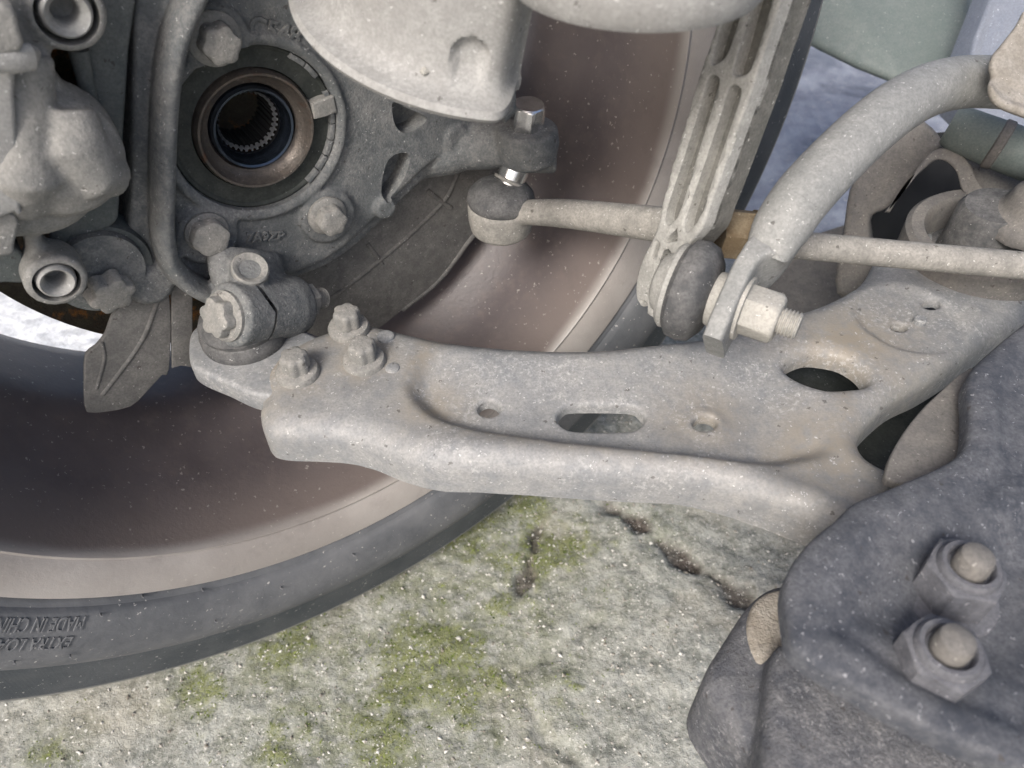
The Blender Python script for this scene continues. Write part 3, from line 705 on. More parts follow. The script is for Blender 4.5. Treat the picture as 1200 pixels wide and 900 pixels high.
# ================================================================ CALIPER
caliper = thing('brake_caliper', O(60, 300, .06), 'dusty grey brake caliper with guide sleeves at the left edge', 'brake caliper')
cp = []
CF = .020
cp.append(prism(opx([(-60, 60), (30, 60), (62, 85), (88, 120), (112, 155), (131, 183), (139, 205), (136, 228), (118, 250), (92, 272), (60, 284), (20, 288), (-60, 290)], CF+.012, 4), WN*.035, .009, 4))
cp.append(sweep([O(22, 60, CF+.012), O(22, 150, CF+.006), O(28, 200, CF+.004), O(26, 240, CF+.010)], None, 20, [(.009, .010), (.0095, .011), (.0125, .013), (.008, .009)], WN))
cp.append(lathe([(0, 0), (.008, .0), (.017, .004), (.022, .012), (.023, .03), (0, .03)], O(78, 205, CF-.002), WN, 40))
cp.append(sweep([O(74, 128, CF+.008), O(82, 170, CF+.004), O(112, 206, CF+.004), O(137, 207, CF+.010)], None, 18, [(.008, .010), (.010, .012), (.009, .010), (.0062, .0075)], WN))
cp.append(prism(opx([(-60, 250), (20, 270), (35, 300), (52, 350), (70, 356), (92, 342), (94, 318), (80, 305), (62, 300), (45, 270), (40, 240), (-60, 240)], CF+.018, 3), WN*.014, .003))
cp.append(prism(opx([(-40, -40), (60, -50), (112, -30), (114, 18), (104, 40), (86, 54), (62, 62), (55, 100), (-40, 100)], CF+.014, 3), WN*.014, .003))
for (u, v, R_) in ((79, 17, .0122), (67, 331, .0112)): cp.append(lathe([(0, 0), (R_*.9, 0), (R_, .0012), (R_, .016), (0, .016)], O(u, v, CF+.012), WN, 40))
cbody = mk('casting', cast(cp, .0012, 5), 'caliper', caliper)
def rnd_cut(u, v, off, r, L):
    c = O(u, v, off); return cutter([c-WN*.05+(WE*math.cos(t)+ZUP*math.sin(t))*r for t in [2*math.pi*k/40 for k in range(40)]], WN*(L+.05))
carve(cbody, [rnd_cut(79, 17, CF+.012, .0097, .011), rnd_cut(67, 331, CF+.012, .0085, .011)])
for (u, v, rr_) in ((79, 17, .0080), (67, 331, .0071)):
    p = O(u, v, CF+.0120)
    s = mk('guide_sleeve', lathe_open([(rr_*1.0, .02), (rr_, .002), (rr_*.93, 0), (rr_*.84, -.0006), (rr_*.70, .0004), (rr_*.56, .0030), (rr_*.50, .008), (rr_*.49, .020)], p, WN, 48), 'pale', caliper)
    mk('socket_floor', lathe([(0, .018), (rr_*.55, .018), (rr_*.55, .020), (0, .020)], p, WN, 24), 'black', s)
fin = [(-50, 74), (13, 73), (17, 110), (20, 150), (23, 200), (25, 244), (20, 249), (-50, 250)]
mk('cover_plate', prism(opx(fin, CF-.004, 3), WN*.012, .0015), 'pale', caliper)
mk('cover_plate', prism(opx([(-50, 251), (17, 251), (17, 288), (10, 300), (-50, 300)], CF+.000, 3), WN*.012, .0012), 'caliper', caliper)
mk('banjo_nut', prism(opx([(-40, 20), (-10, 5), (15, 8), (24, 36), (24, 62), (-40, 64)], CF-.010, 2), WN*.02, .0015), 'caliper', caliper)
mk('pad_spring', sweep([O(-20, 66, CF-.008), O(15, 70, CF-.008), O(36, 67, CF-.006), O(42, 62, CF-.002)], None, 12, [(.002, .0042)]*3+[(.0015, .002)], WN), 'pale', caliper)
mk('step_block', prism(opx([(-40, 288), (8, 290), (26, 297), (34, 330), (6, 332), (-40, 332)], CF+.022, 2), WN*.012, .0015), 'carrier', caliper)
carrier = thing('caliper_carrier', O(115, 330, .075), 'dark grey caliper carrier bracket with flanged star bolt left of the knuckle', 'caliper bracket')
mk('carrier_arm', prism(opx([(60, -50), (157, -50), (152, 60), (146, 150), (141, 235), (136, 262), (110, 275), (84, 280), (60, 300), (60, 200), (108, 150), (104, 90), (86, 50)], .054, 3), WN*.02, .002), 'carrier', carrier)
mk('rib', sweep([O(92, 58, .053), O(100, 95, .053), O(112, 135, .053)], [.0035, .003, .002], 10), 'carrier', carrier)
cb = mk('carrier_bolt', star_head(O(125, 336, .050), (-WN*.95-ZUP*.25+WE*.1).normalized(), .0098, .0075, 6, .22), 'bolt', carrier, label='dust caked star bolt with rounded lobes')
mk('flange', lathe([(0, 0), (.0168, 0), (.0172, .002), (.0172, .006), (0, .006)], O(121, 318, .051), WN, 48), 'cast', cb)
mk('boss', lathe([(0, .004), (.0205, .004), (.0215, .007), (.0215, .02), (0, .02)], O(122, 322, .051), WN, 48), 'carrier', carrier)

# ================================================================ TIE ROD
TB = O(587, 241, .036)                                        # ball socket centre
tie = thing('tie_rod', TB-ZUP*.012, 'steel tie rod with rubber booted ball end running right under the link', 'tie rod')
tp = []
tp.append(lathe([(0, -.0125), (.0138, -.0125), (.0166, -.0100), (.0178, -.004), (.0180, .004), (.0172, .0065), (0, .0065)], TB-ZUP*.004, ZUP, 40))
T1 = D(772, 263, (TB-CAM).dot(FWD)-.056); T2 = Z(1205, 312, .268)
pathp = cr([TB-ZUP*.004, TB.lerp(T1, .12)-ZUP*.003, TB.lerp(T1, .3)-ZUP*.001, TB.lerp(T1, .5), TB.lerp(T1, .8), T1, D(850, 274, (T1-CAM).dot(FWD)-.012)], 4)
n = len(pathp); fl = []
for i in range(n):
    s = i/(n-1); h = .0050+.0044*s**.7; fl.append((h*.96, .0076))
tp.append(sweep(pathp, None, 20, fl, ZUP))
mk('ball_socket', cast(tp, .0011, 4), 'rod', tie)
boot_o = TB+ZUP*.0018
bt = mk('dust_boot', lathe([(0, .0), (.0174, .0), (.0183, .0022), (.0176, .0055), (.0145, .0092), (.0108, .0112), (.0090, .0116), (0, .0116)], boot_o, ZUP+(EYE-TB)*2, 48), 'boot', tie)
sd = (EYE-boot_o).normalized()
mk('boot_ring', lathe([(.0072, 0), (.0088, .0006), (.0088, .0018), (.0072, .0024)], boot_o+sd*.0112, sd, 40), 'rod', bt)
mk('ball_stud', lathe([(0, 0), (.0074, 0), (.0078, .003), (.0078, .014), (0, .014)], boot_o+sd*.0105, sd, 40), 'chrome', tie)
nt = EYE+ZUP*.0086
nut = mk('lock_nut', hexprism(nt, (ZUP*1+WE*.03-WN*.1).normalized(),   .0158, .0125, .0018, rot=.3), 'chrome', tie, label='shiny zinc lock nut on top of the steering arm')
mk('stud_end', lathe([(0, 0), (.0040, 0), (.0040, .0105), (.0032, .0109), (0, .0109)], nt, (ZUP*1+WE*.03-WN*.1).normalized(), 24), 'bolt', nut)
# inner rod and adjuster nut
R0 = D(845, 279, (T1-CAM).dot(FWD)-.014); rd = (T2-R0).normalized()
mk('inner_rod', sweep([R0, R0.lerp(T2, .3), R0.lerp(T2, .6), T2+rd*.06], [.0060, .0062, .0062, .0064], 24), 'rod', tie)
hx = D(868, 275, (R0-CAM).dot(FWD)-.010)
jn = mk('jam_nut', hexprism(hx-rd*.0095, rd, .0200, .0150, .0008, hint=ZUP*.9-FWD*.4, rot=.15), 'brown', tie, label='brown dirt crusted hexagonal jam nut')
mk('nut_step', hexprism(hx+rd*.0054, rd, .0212, .0034, .0005, hint=ZUP*.9-FWD*.4, rot=.15), 'brown', jn)

# ================================================================ CONTROL ARM
AZ = .232
arm = thing('control_arm', Z(700, 450, AZ-.02), 'broad pale grey pressed steel control arm lying across the picture', 'control arm')
def axy(u, v, z=AZ): p = Z(u, v, z); return (p.x, p.y)
arm_px = [(303, 462), (300, 474), (306, 494), (325, 502), (390, 505), (430, 513), (470, 529), (510, 540), (560, 544), (640, 549), (733, 555), (800, 559), (850, 569), (900, 585), (950, 603), (1000, 622), (1060, 636), (1120, 620), (1135, 590), (1100, 560), (1068, 548), (1048, 543), (1022, 529), (1012, 510), (1022, 488), (1055, 458), (1090, 441), (1122, 422), (1165, 392), (1215, 365), (1255, 320), (1245, 275), (1180, 262), (1100, 262), (1045, 275), (1018, 315), (1000, 331), (960, 350), (900, 368), (830, 386), (783, 393), (700, 399), (600, 399), (520, 391), (453, 376), (428, 369), (408, 370), (387, 378), (350, 392), (318, 412), (302, 438)]
arm_out = [axy(*p) for p in cr(arm_px, 5, True)]
hole_px = [ell(573, 480, 13, 8.5), cr([(653, 489), (660, 478), (675, 474), (735, 475), (750, 481), (756, 491), (745, 502), (725, 504), (680, 503), (662, 499)], 3, True), ell(826, 496, 14, 9),
           cr([(920, 430), (933, 420), (957, 417), (987, 425), (1007, 438), (1015, 452), (1000, 458), (967, 457), (940, 446)], 4, True), ell(1092, 355, 11, 5.5, 20, .1), ell(1054, 383, 10, 5, 20, .1)]
hole_xy = [[axy(p[0], p[1], AZ-dz) for p in h] for h, dz in zip(hole_px, (.0085, .0085, .0080, .0045, .001, .002))]
pocket = np.array([axy(*p) for p in cr([(480, 452), (488, 470), (512, 489), (560, 503), (640, 515), (720, 525), (800, 534), (870, 541), (930, 540), (985, 520), (990, 450), (960, 380), (880, 350), (800, 365), (700, 372), (600, 372), (535, 372), (505, 400), (488, 428)], 5, True)])
rear_line = [axy(*p) for p in ((470, 381), (520, 391), (600, 399), (700, 399), (783, 393), (830, 386), (900, 368), (960, 350))]
xL, xR = axy(880, 480)[0], axy(990, 480)[0]
bigc = np.array(axy(967, 437)); circ_c = np.array(axy(1066, 372)); front_line = [axy(*p) for p in ((330, 492), (390, 492), (470, 515), (560, 530), (733, 541), (850, 554), (950, 588))]
dents = [(axy(960, 520), .006, .0012), (axy(975, 545), .008, .001), (axy(700, 440), .03, .0015)]
def arm_h(p, do, dh):
    x, y = p[:, 0], p[:, 1]
    ds = sd_poly(p, pocket)
    pd = .0085*sstep(ds, -.003, .008)*(1-.85*sstep(x, xL, xR))*sstep(seg_d(x, y, rear_line), .004, .048)**.8
    z = -pd
    z = z + .0035*np.exp(-(seg_d(x, y, front_line)/.009)**2)*sstep(x, -.06, 0)
    R = .012
    q = np.clip(do, 0, R); z = z - (R-np.sqrt(np.maximum(R*R-(R-q)**2, 0)))*.8
    dh1 = np.full(len(x), 9.)
    for k, hx_ in enumerate(hole_xy):
        r = (.0016, .0018, .0016, .007, .001, .001)[k]; d_ = np.maximum(-sd_poly(p, hx_), 0); q = np.clip(d_, 0, r); z = z-(r-np.sqrt(np.maximum(r*r-(r-q)**2, 0)))
    rc = np.hypot((x-circ_c[0]), (y-circ_c[1])); z = z - .0022*(1-sstep(rc, .023, .027))
    rl = np.hypot(x-axy(826, 496, AZ-.008)[0], y-axy(826, 496, AZ-.008)[1]); z = z + .0010*(1-sstep(rl, .0085, .0105))
    for (c, r, h) in dents: z = z-h*np.exp(-((x-c[0])**2+(y-c[1])**2)/r**2)
    z = z + .0012*(fbm(x, y, 25, 3, 40)-.5)+.0005*(fbm(x, y, 160, 3, 44)-.5)
    return z
def arm_fl(p):
    y = p[1]; return .012
body_arm = mk('pressing', stamped(arm_out, hole_xy, arm_h, (Vector((0, 0, AZ)), Vector((1, 0, 0)), Vector((0, 1, 0)), ZUP), .0035, .012, .0045, .0021), 'arm', arm, 60, fix=False)
_xy = np.array([(v.co.x, v.co.y) for v in body_arm.data.vertices])+np.array(arm.location[:2])
_d = np.exp(-(sd_poly(_xy, pocket)/.006)**2)*.7
for c_, r_ in (((349, 437), .016), ((427, 423), .016), ((409, 385), .016), ((300, 430), .03), ((970, 530), .03), ((1000, 400), .035), ((830, 480), .02), ((505, 470), .016)):
    q_ = axy(*c_); _d = np.maximum(_d, .9*np.exp(-((_xy[:, 0]-q_[0])**2+(_xy[:, 1]-q_[1])**2)/r_**2))
_d = np.clip(_d*(.5+.9*fbm(_xy[:, 0], _xy[:, 1], 60, 4, 80)), 0, 1)
A_ = body_arm.data.attributes.new('dirt', 'FLOAT', 'POINT'); A_.data.foreach_set('value', _d.astype(np.float32))
def arm_bolt(u, v, zb, tilt):
    P = Z(u, v, zb); ax = tilt.normalized()
    b = mk('ball_joint_bolt', star_head(P+ax*.002, ax, .0066, .0098, 6, .15), 'bolt', arm)
    mk('flange', lathe([(0, -.002), (.0098, -.002), (.0100, .001), (.0092, .0026), (.0068, .0034), (0, .0034)], P, ax, 40), 'bolt', b)
for u, v in ((349, 437), (427, 423), (409, 385)): arm_bolt(u, v, AZ+.0005, Vector((.03*random.random(), -.04, 1)))
P = Z(460, 432, AZ); mk('rivet', lathe([(0, -.001), (.0036, -.001), (.0032, .0008), (.0018, .0014), (0, .0012)], P, ZUP, 20), 'arm', arm)
P = Z(452, 395, AZ); mk('rivet', lathe([(0, -.001), (.0046, -.001), (.0040, .0009), (.0022, .0014), (0, .0012)], P, ZUP, 20), 'arm', arm)
P = Z(1077, 378, AZ-.002); mk('locating_pin', lathe([(0, -.002), (.0032, -.002), (.0030, .0022), (.0022, .0030), (0, .0030)], P, ZUP, 24), 'arm', arm)
# rear bushing eye of the arm
rb = Z(1148, 288, AZ+.006)
eye_o = mk('bushing_eye', lathe_open([(.0395, -.012), (.0385, .008), (.0360, .0105), (.0300, .0105), (.0280, .008), (.0275, -.012)], rb, (ZUP+Vector((-.10, -.05, 0))).normalized(), 64), 'backsub', arm)
mk('rubber_bush', lathe([(.0273, -.01), (.0255, -.006), (.0205, -.004), (.0190, .004), (.0175, .022), (.015, .026), (0, .026)], rb, (ZUP+Vector((-.10, -.05, 0))).normalized(), 48), 'boot', eye_o)

mk('lower_shade_shell', prism([Z(*p, AZ-.045) for p in ((890, 395), (1000, 350), (1200, 300), (1280, 380), (1180, 480), (1150, 620), (1010, 600), (930, 540), (890, 470))], -ZUP*.003, .001), 'seal', arm)  # added under the arm, near-black to paint shade into its gap and hole
# ball joint
bj = thing('ball_joint', Z(285, 410, AZ-.02), 'grey lower ball joint with flattened rubber boot below the knuckle clamp', 'ball joint')
bpts = [(222, 392), (221, 420), (230, 432), (262, 446), (300, 462), (345, 462), (380, 440), (380, 400), (330, 380), (270, 372), (236, 378)]
bjp = prism([Z(*p, AZ-.0015) for p in cr(bpts, 5, True)], -ZUP*.012, .0025, bev_end=.002)
mk('housing', bjp, 'arm', bj)
BC = Z(287, 392, AZ)
mk('boot', lathe([(0, -.003), (.0195, -.003), (.0204, 0), (.0205, .0035), (.0188, .0062), (.0196, .0088), (.0182, .0120), (.0145, .0150), (.0100, .0165), (0, .0165)], BC, ZUP, 56), 'boot', bj)

# ================================================================ ANTI-ROLL BAR AND DROP LINK
EC = D(858, 357, .303)                                        # centre of the bar's flattened eye
BAX = (RIGHT*.86 - UPV*.36 - FWD*.36).normalized()            # stud axis, eye to nut
BDIR = (RIGHT*.50+UPV*.86+FWD*.05); BDIR = (BDIR-BAX*BDIR.dot(BAX)).normalized()   # along the flattened end
bar = thing('anti_roll_bar', EC-BDIR*.02, 'thick grey anti-roll bar bending up to the right with flattened end', 'anti-roll bar')
bp_ = [EC-BDIR*.0185, EC-BDIR*.010, EC+BDIR*.004, EC+BDIR*.014+RIGHT*.001, EC+BDIR*.022+RIGHT*.006, D(915, 268, .300), D(945, 225, .300), D(1000, 168, .308), D(1045, 130, .318), D(1085, 107, .330), D(1125, 97, .342), D(1170, 97, .352), D(1230, 104, .362), D(1320, 110, .375)]
bpp = cr(bp_, 6); n = len(bpp); fl = []
keyt = [0, 1, 2, 3, 4, 5, 6, 13]; kx = [.0040, .0042, .0042, .0044, .0080, .0110, .0114, .0112]; ky = [.0135, .0150, .0152, .0150, .0132, .0116, .0114, .0112]; sqv = [float(np.interp(i/6, [0, 3.2, 5, 13], [7, 7, 2, 2])) for i in range(n)]
for i in range(n):
    s = i/6; fl.append((float(np.interp(s, keyt, kx)), float(np.interp(s, keyt, ky))))
mk('bar', sweep(bpp, None, 40, fl, BAX, sq=sqv), 'bar', bar)
link = thing('drop_link', EC-UPV*.02, 'pale ribbed plastic drop link rising steeply from its rubber ball joint', 'drop link')
NP = EC+BAX*.0042
wsh = mk('washer', lathe([(0, 0), (.0128, 0), (.0130, .0008), (.0128, .0018), (0, .0018)], NP-BAX*.0005, BAX, 40), 'nut', link)
ln = mk('nut', hexprism(NP+BAX*.0012, BAX, .0178, .0135, .0018, rot=.5), 'nut', link)
mk('thread', thread(NP+BAX*.014, BAX, .0056, .0085, .0014), 'nut', ln)
mk('collar', lathe([(0, 0), (.0108, 0), (.0112, .001), (.0112, .0035), (0, .0035)], EC-BAX*.0078, BAX, 36), 'nut', link)
BO = EC-BAX*.0076
mk('boot', lathe([(0, .0), (.0100, .0), (.0150, -.0012), (.0195, -.0045), (.0208, -.0085), (.0200, -.0130), (.0172, -.0155), (0, -.0155)], BO, BAX, 56), 'boot', link)
mk('boot_ring', lathe([(.0160, -.0150), (.0176, -.0152), (.0178, -.0170), (.0165, -.0185), (0, -.0185)], BO, BAX, 56), 'link', link)
# ribbed plastic body
LF = [D(775, 335, .322), D(880, 0, .262)]
lax = (LF[1]-LF[0]).normalized()
LE = (RIGHT*.80+UPV*.08+FWD*.60); LE = (LE-lax*LE.dot(lax)).normalized()      # extrusion, away and to the right
ln_n = -LE
def LP(u, v):
    r = ray(u, v); return CAM + r*((LF[0]-CAM).dot(ln_n)/r.dot(ln_n))
lx = lax; ly = LE.cross(lax).normalized()
def l2(u, v): q = LP(u, v)-LF[0]; return (q.dot(lx), q.dot(ly))
outl = [(746, 352), (745, 330), (752, 305), (764, 280), (772, 258), (775, 240), (788, 190), (803, 140), (820, 85), (838, 30), (855, -20), (868, -60), (935, -60), (918, -10), (905, 30), (893, 65), (883, 98), (868, 140), (845, 205), (830, 245), (822, 268), (805, 288), (793, 305), (782, 328), (772, 352), (768, 372), (758, 368)]
wins = [[(849, 17), (866, 10), (872, -60), (876, -60), (868, 12), (851, 66), (834, 74)], [(878, 2), (905, -60), (922, -60), (901, 10), (876, 84), (858, 86)],
        [(829, 90), (836, 87), (842, 93), (838, 110), (792, 255), (780, 263), (779, 248)], [(853, 102), (861, 99), (867, 106), (863, 122), (815, 262), (803, 272), (801, 258)],
        [(779, 284), (791, 269), (793, 282), (786, 283)], [(768, 318), (777, 293), (786, 297), (774, 320), (758, 340)], [(764, 300), (770, 282), (772, 290), (766, 302)], [(751, 352), (758, 356), (757, 366), (751, 362)]]
wins[0] = [(848, 20), (858, 12), (866, 4), (870, -6), (872, -2), (868, 14), (860, 40), (852, 62), (846, 70), (837, 75), (833, 72), (840, 45)]
wins[1] = [(884, -10), (892, -26), (902, -32), (908, -24), (903, 5), (893, 38), (882, 72), (877, 84), (868, 89), (858, 87), (862, 70), (873, 30)]
wins[2] = [(828, 97), (831, 90), (836, 88), (841, 91), (842, 98), (836, 118), (815, 185), (797, 245), (791, 257), (783, 264), (779, 262), (780, 245), (800, 185), (820, 122)]
wins[3] = [(851, 110), (855, 102), (861, 100), (867, 104), (867, 112), (860, 134), (838, 198), (820, 252), (814, 263), (806, 272), (802, 270), (803, 254), (822, 198), (842, 138)]
def ded(P):
    out = []
    for p in P:
        if not out or np.hypot(p[0]-out[-1][0], p[1]-out[-1][1]) > 2e-4: out.append(p)
    return out
fr = (LF[0], lx, ly, lx.cross(ly))
if fr[3].dot(-LE) < 0: fr = (LF[0], lx, -ly, lx.cross(-ly)); l2_ = l2; l2 = lambda u, v: (l2_(u, v)[0], -l2_(u, v)[1])
wz = [ded([l2(*p) for p in cr(w, 2, True)]) for w in wins]
oz = ded([l2(*p) for p in cr(outl, 3, True)])
front = stamped(oz, wz, lambda p, do, dh: -np.where(do < .0012, .0012-np.sqrt(np.maximum(.0012**2-(.0012-do)**2, 0)), 0)-np.where(dh < .0008, .0008-np.sqrt(np.maximum(.0008**2-(.0008-dh)**2, 0)), 0), fr, .0065, .0065, .0065, .0018, (.0002, .0006, .0011))
lb = mk('ribbed_body', front, 'link', link, 50)
mk('web', prism([LP(*p)+LE*.0060 for p in cr(outl, 3, True)], LE*.0095, .0), 'linkweb', lb)
mk('ball_housing', lathe([(0, -.024), (.0090, -.024), (.0115, -.0225), (.0135, -.0185), (0, -.0185)], BO, BAX, 48), 'link', link)

# ================================================================ STRUT
strut = thing('strut', D(500, 120, .29), 'pale dusty strut housing with flared lower lip above the knuckle', 'strut')
SC = D(478, 10, .290); SAX = (ZUP+Vector((.20, -.06, 0))).normalized()
def dimple(vf, c, r, d, direction):
    V, F = vf; out = []
    for v in V:
        q = (v-c); dist = (q-direction*q.dot(direction)).length
        if dist < r and q.length < r*2.2: v = v+direction*d*(1-(dist/r)**4)
        out.append(v)
    return out, F
SB = D(548, 10, .285); SAX = (ZUP*.93+RIGHT*.22-FWD*.20).normalized()
def cup(prof, org, ax, th0, th1, seg, thick=.003):
    """part turn of a pressed cup with real sheet thickness"""
    x, y, a = basis(ax, -FWD); V, F = [], []; n = len(prof)
    for side in (0, 1):
        for i in range(seg+1):
            th = th0+(th1-th0)*i/seg; d = x*math.cos(th)+y*math.sin(th)
            rk = 1-.20*float(sstep(th, th1-.34, th1))**1.3
            ff = 1-.75*float(sstep(th, th1-.30, th1))
            for r, h in prof: V.append(org+d*((.0522+(r-.0522)*(ff if r > .0522 else 1))*rk-thick*side)+a*h)
    m = (seg+1)*n
    for s_ in (0, 1):
        for i in range(seg):
            for k in range(n-1): F.append(tuple(s_*m+q for q in (i*n+k, (i+1)*n+k, (i+1)*n+k+1, i*n+k+1)))
    for i in range(seg): F.append((i*n, (i+1)*n, m+(i+1)*n, m+i*n)); F.append((i*n+n-1, (i+1)*n+n-1, m+(i+1)*n+n-1, m+i*n+n-1))
    for k in range(n-1): F.append((k, k+1, m+k+1, m+k)); F.append((seg*n+k, seg*n+k+1, m+seg*n+k+1, m+seg*n+k))
    return V, F
hp = [(.0590, -.0050), (.0625, -.0047), (.0640, -.0026), (.0628, -.0004), (.0590, .0002), (.0560, .0012), (.0538, .0036), (.0527, .0075), (.0522, .0115)]+[(.0520-.0010*k/20, .0115+.0012*k) for k in range(1, 60)]
TH0, TH1 = -2.3, .74
hv = cup(hp, SB, SAX, TH0, TH1, 190)
# the round dimple pressed into the wall
dc = None
V, F = hv
tgt = (552, 67); best = min(range(len(V)//2), key=lambda i: (proj(V[i])[0]-tgt[0])**2+(proj(V[i])[1]-tgt[1])**2); dc = V[best].copy()
for i, v in enumerate(V):
    q = (v-dc).length
    if q < .0085: V[i] = v+(SB-v+SAX*(v-SB).dot(SAX)).normalized()*.0034*float(1-sstep(q, .0048, .0066))
mk('housing', (V, F), 'pale', strut)
mk('rear_strip', prism([D(*p) for p in ((575, 0, .305), (612, 0, .305), (606, 60, .300), (604, 128, .298), (592, 140, .298), (570, 120, .30))], FWD*.004, .0008), 'cast', strut)

tgt = (499, 84); pb_ = min(range(len(V)//2), key=lambda i: (proj(V[i])[0]-tgt[0])**2+(proj(V[i])[1]-tgt[1])**2); PB = V[pb_].copy()
peb = thing('pebble', PB, 'tiny pale pebble stuck on the pale strut housing', 'pebble')
random.seed(3); mk('stone', cast([grit_mesh([PB.x], [PB.y], [PB.z], [.0027])], .0003, 3), 'nut', peb)

SE = D(738, 37, .205); SS = SE+Vector((SE.x, SE.y, 0)).normalized()*.0395
mk('spring_seat', lathe_open([(.01, .006), (.028, .003), (.0340, -.001), (.0375, -.001), (.0395, .002), (.0402, .008), (.0400, .022), (.0380, .024), (.036, .010), (.01, .010)], SS, ZUP, 160), 'pale', strut)
mk('damper_tube', lathe([(.026, .006), (.026, .10), (0, .10)], SS, SAX, 48), 'cast', strut)

# ================================================================ SUBFRAME CORNER, lower right
SZ = .262
sub = thing('subframe_bracket', Z(1080, 700, .15), 'dark blue grey subframe bracket with two big nuts in the corner', 'subframe')
def sxy(u, v): p = Z(u, v, SZ); return (p.x, p.y)
sub_px = [(1260, 330), (1215, 366), (1172, 400), (1137, 436), (1136, 475), (1134, 512), (1122, 532), (1098, 546), (1073, 557), (1040, 571), (1003, 586), (980, 607), (950, 632), (927, 663), (920, 690), (924, 730), (931, 757), (960, 780), (1000, 803), (1050, 832), (1100, 858), (1150, 880), (1230, 905), (1330, 860), (1380, 700), (1380, 500), (1330, 380)]
sub_out = [sxy(*p) for p in cr(sub_px, 6, True)]
nA = np.array(sxy(1112, 690)); nB = np.array(sxy(1088, 782))
swp = [sxy(*p) for p in ((1290, 560), (1160, 590), (1060, 610), (1000, 650), (985, 700), (1000, 750))]
def sub_h(p, do, dh):
    x, y = p[:, 0], p[:, 1]; R = .004; q = np.clip(do, 0, R)
    z = -(R-np.sqrt(np.maximum(R*R-(R-q)**2, 0)))*.7
    z = z - .0035*sstep(do, .008, .016) - .0070*sstep(do, .018, .040)
    z = z + .0010*(fbm(x, y, 14, 2, 60)-.5)+.0003*(fbm(x, y, 130, 3, 61)-.5)
    z = z + .0025*np.exp(-(seg_d(x, y, swp)/.008)**2)
    return z
mk('bracket_plate', stamped(sub_out, [], sub_h, (Vector((0, 0, SZ)), Vector((1, 0, 0)), Vector((0, 1, 0)), ZUP), .004, .007, .004, .0024), 'sub', sub, 60, fix=False)
for u, v, hh, rt in ((1110, 697, .0185, .2), (1085, 791, .0185, .55)):
    P = Z(u, v, SZ-.0108); b = mk('mounting_nut', hexprism(P, ZUP, .0215, .0165, .0010, rot=rt), 'subnut', sub)
    mk('flange', lathe([(0, 0), (.0160, 0), (.0152, .0022), (.012, .003), (0, .003)], P-ZUP*.0008, ZUP, 40), 'subnut', b)
    mk('collar', lathe_open([(.0096, .0160), (.0094, .0180), (.0086, .0192), (.0072, .0192), (.0064, .0180), (.0062, .0150)], P, ZUP, 40), 'subnut', b)
    mk('stud', lathe([(.0054, .012), (.0054, .0215), (.0048, .0238), (.0030, .0248), (0, .0250)], P, ZUP, 32), 'backsub', b)
mk('inner_sheet', prism([Z(*p, SZ-.016) for p in cr([(1150, 430), (1098, 462), (1060, 505), (1040, 545), (1050, 565), (1150, 570), (1200, 500)], 4, True)], -ZUP*.004, .001), 'backsub', sub)
# lower body under the bracket
lo = []
lo.append(prism([Z(*p, .222) for p in cr([(905, 770), (932, 748), (1000, 770), (1100, 840), (1180, 900), (1180, 1000), (900, 1000), (896, 900)], 4, True)], -ZUP*.09, .006))
lo.append(prism([Z(*p, .205) for p in cr([(905, 680), (880, 700), (850, 745), (832, 775), (830, 800), (850, 835), (885, 875), (930, 900), (990, 800), (960, 700), (930, 678)], 4, True)], -ZUP*.05, .010, 4))
lo.append(lathe([(0, 0), (.034, 0), (.038, .006), (.038, .06), (0, .06)], Z(1085, 700, .235), Vector((0, 0, -1)), 40))
mk('lower_casting', cast(lo, .0018, 4), 'lowcast', sub)
sp_ = prism([Z(*p, .2065) for p in cr([(882, 708), (900, 692), (925, 690), (932, 720), (934, 756), (910, 784), (886, 776), (876, 742)], 4, True)], -ZUP*.006, .003)
sand = thing('caked_sand', Z(905, 740, .2), 'patch of caked tan sand on the dark casting beside the bracket', 'sand')
mk('sand_lump', cast([sp_], .0010, 4), 'sand', sand)

# ================================================================ RIGHT BACKGROUND
bk = thing('rear_subframe', D(1120, 260, .42), 'brown grey pressed subframe member with dark opening at right edge', 'subframe')
def dp(pts, d, n=4, closed=True): return [D(p[0], p[1], d) for p in cr(pts, n, closed)]
def away(u, v, L): return ray(u, v).normalized()*L
mk('side_panel', prism(dp([(980, 345), (988, 270), (1000, 210), (1040, 165), (1075, 140), (1104, 165), (1092, 182), (1066, 212), (1040, 244), (1018, 262), (1030, 345)], .455), away(1090, 150, .02), .004), 'backsub', bk)
rb_o = [(1036, 249), (1058, 222), (1080, 190), (1097, 175), (1117, 176), (1135, 190), (1147, 214), (1166, 232), (1200, 250), (1225, 262)]
rb_i = [(1225, 284), (1195, 270), (1165, 257), (1142, 241), (1127, 222), (1121, 202), (1110, 190), (1096, 188), (1080, 200), (1062, 218), (1042, 249)]
mk('opening_flange', prism([D(u, v, .432-.0001*(u-1036)) for u, v in cr(rb_o, 4)+cr(rb_i, 4)], away(1120, 210, .006), .0012), 'backsub', bk)
mk('flange_skirt', prism([D(*p) for p in ((1100, 178, .440), (1117, 180, .439), (1135, 194, .437), (1146, 218, .434), (1166, 238, .430), (1225, 270, .422), (1225, 170, .445), (1130, 150, .445))], away(1225, 150, .006), .001), 'backsub', bk)
mk('inner_wall', prism(dp([(1010, 275), (1070, 165), (1160, 165), (1240, 240), (1240, 340), (1040, 340)], .53), FWD*.01, .001), 'black', bk)  # coloured black so the opening reads as a shaded cavity
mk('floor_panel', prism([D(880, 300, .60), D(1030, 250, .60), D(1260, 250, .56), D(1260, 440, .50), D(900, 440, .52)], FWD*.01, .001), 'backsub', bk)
mount = thing('round_mount', D(1160, 165, .43), 'smooth grey green cylinder mount below the tan clamp', 'mount')
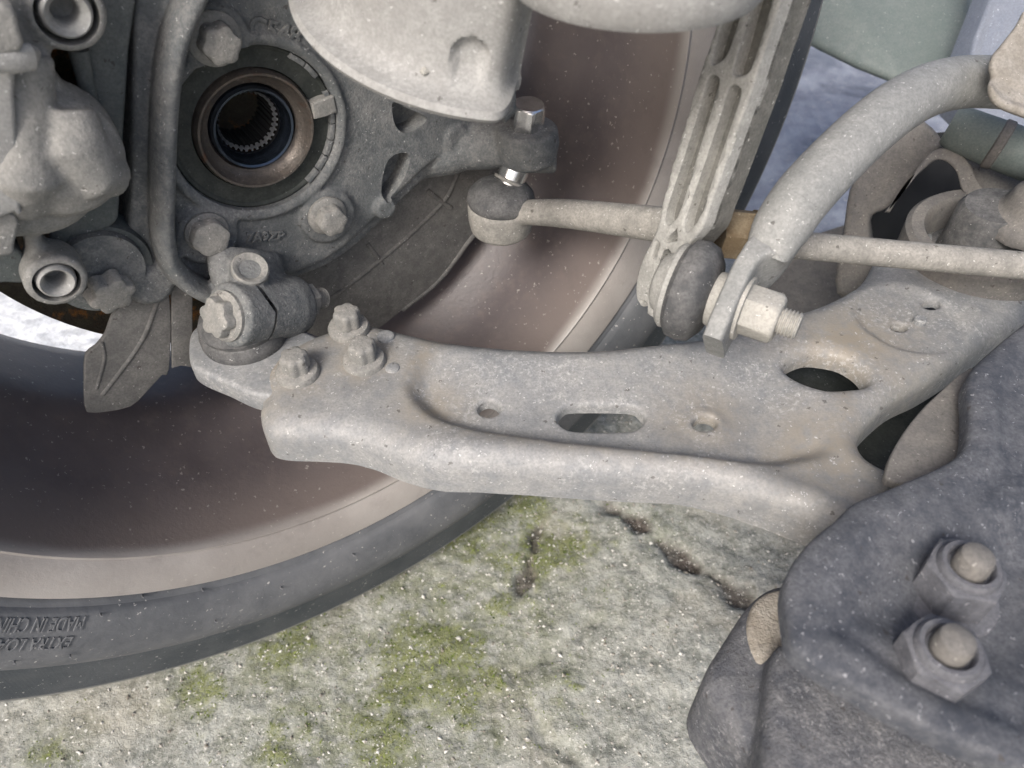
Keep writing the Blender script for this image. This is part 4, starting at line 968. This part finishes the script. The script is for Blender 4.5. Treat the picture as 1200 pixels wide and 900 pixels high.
ca = D(1112, 147, .425); cb_ = D(1290, 216, .40); cx_ = (cb_-ca).normalized()
mk('mount_body', lathe([(0, 0), (.0095, 0), (.0108, .0018), (.0120, .006), (.0126, .03), (.0126, .10), (0, .10)], ca, cx_, 56), 'panel', mount)
mk('mount_rim', lathe_open([(.0122, .024), (.0134, .025), (.0134, .029), (.0122, .030)], ca, cx_, 56), 'backsub', mount)
stud = thing('stud_cap', D(1195, 240, .385), 'rounded pale brown bush cap at the right edge beside the opening', 'bushing')
mk('cap_body', cast([lathe([(0, .020), (.010, .018), (.016, .012), (.019, .004), (.026, 0), (.027, -.006), (0, -.006)], D(1222, 252, .385), (ZUP-RIGHT*.12).normalized(), 40), lathe([(0, .03), (.008, .028), (.010, .02), (.010, 0), (0, 0)], D(1222, 244, .385), (ZUP-RIGHT*.12).normalized(), 32)], .0013, 5), 'backsub', stud)
clampo = thing('bar_clamp', D(1190, 90, .32), 'tan dust covered clamp over the anti-roll bar at right edge', 'clamp')
ck = [prism([D(*p, .315) for p in cr([(1160, 68), (1168, 58), (1190, 30), (1205, 10), (1260, 20), (1260, 120), (1200, 110), (1160, 90)], 3, True)], away(1230, 30, .022), .002),
      prism([D(*p, .312) for p in cr([(1156, 102), (1164, 94), (1200, 112), (1260, 130), (1240, 150), (1180, 133), (1160, 120)], 3, True)], away(1230, 30, .022), .003)]
mk('clamp_body', cast(ck, .0012, 5), 'tanclamp', clampo)
panel = thing('body_panel', D(1050, 40, .60), 'large smooth grey green panel behind the anti-roll bar', 'panel')
pp = [prism([D(*p) for p in ((900, -120, .62), (1135, -120, .62), (1134, 20, .60), (1138, 45, .60), (1125, 75, .60), (1100, 112, .60), (1060, 106, .60), (1000, 82, .61), (952, 58, .62), (920, 40, .63))], away(1180, -150, .12), .006, 3)]
mk('panel_body', cast(pp, .003, 6), 'panel', panel)
band = thing('sheet_band', D(1165, 50, .52), 'blue grey sheet metal strip running up the right edge beside the green panel', 'panel')
mk('strip', prism([D(*p) for p in ((1128, 118, .55), (1142, 45, .54), (1172, -30, .52), (1190, -120, .50), (1300, -120, .50), (1300, 160, .54), (1180, 170, .55))], FWD*.03, .003), 'blueband', band)
for o in bpy.data.objects:
    if o.type == 'EMPTY' and 'label' in o: pass
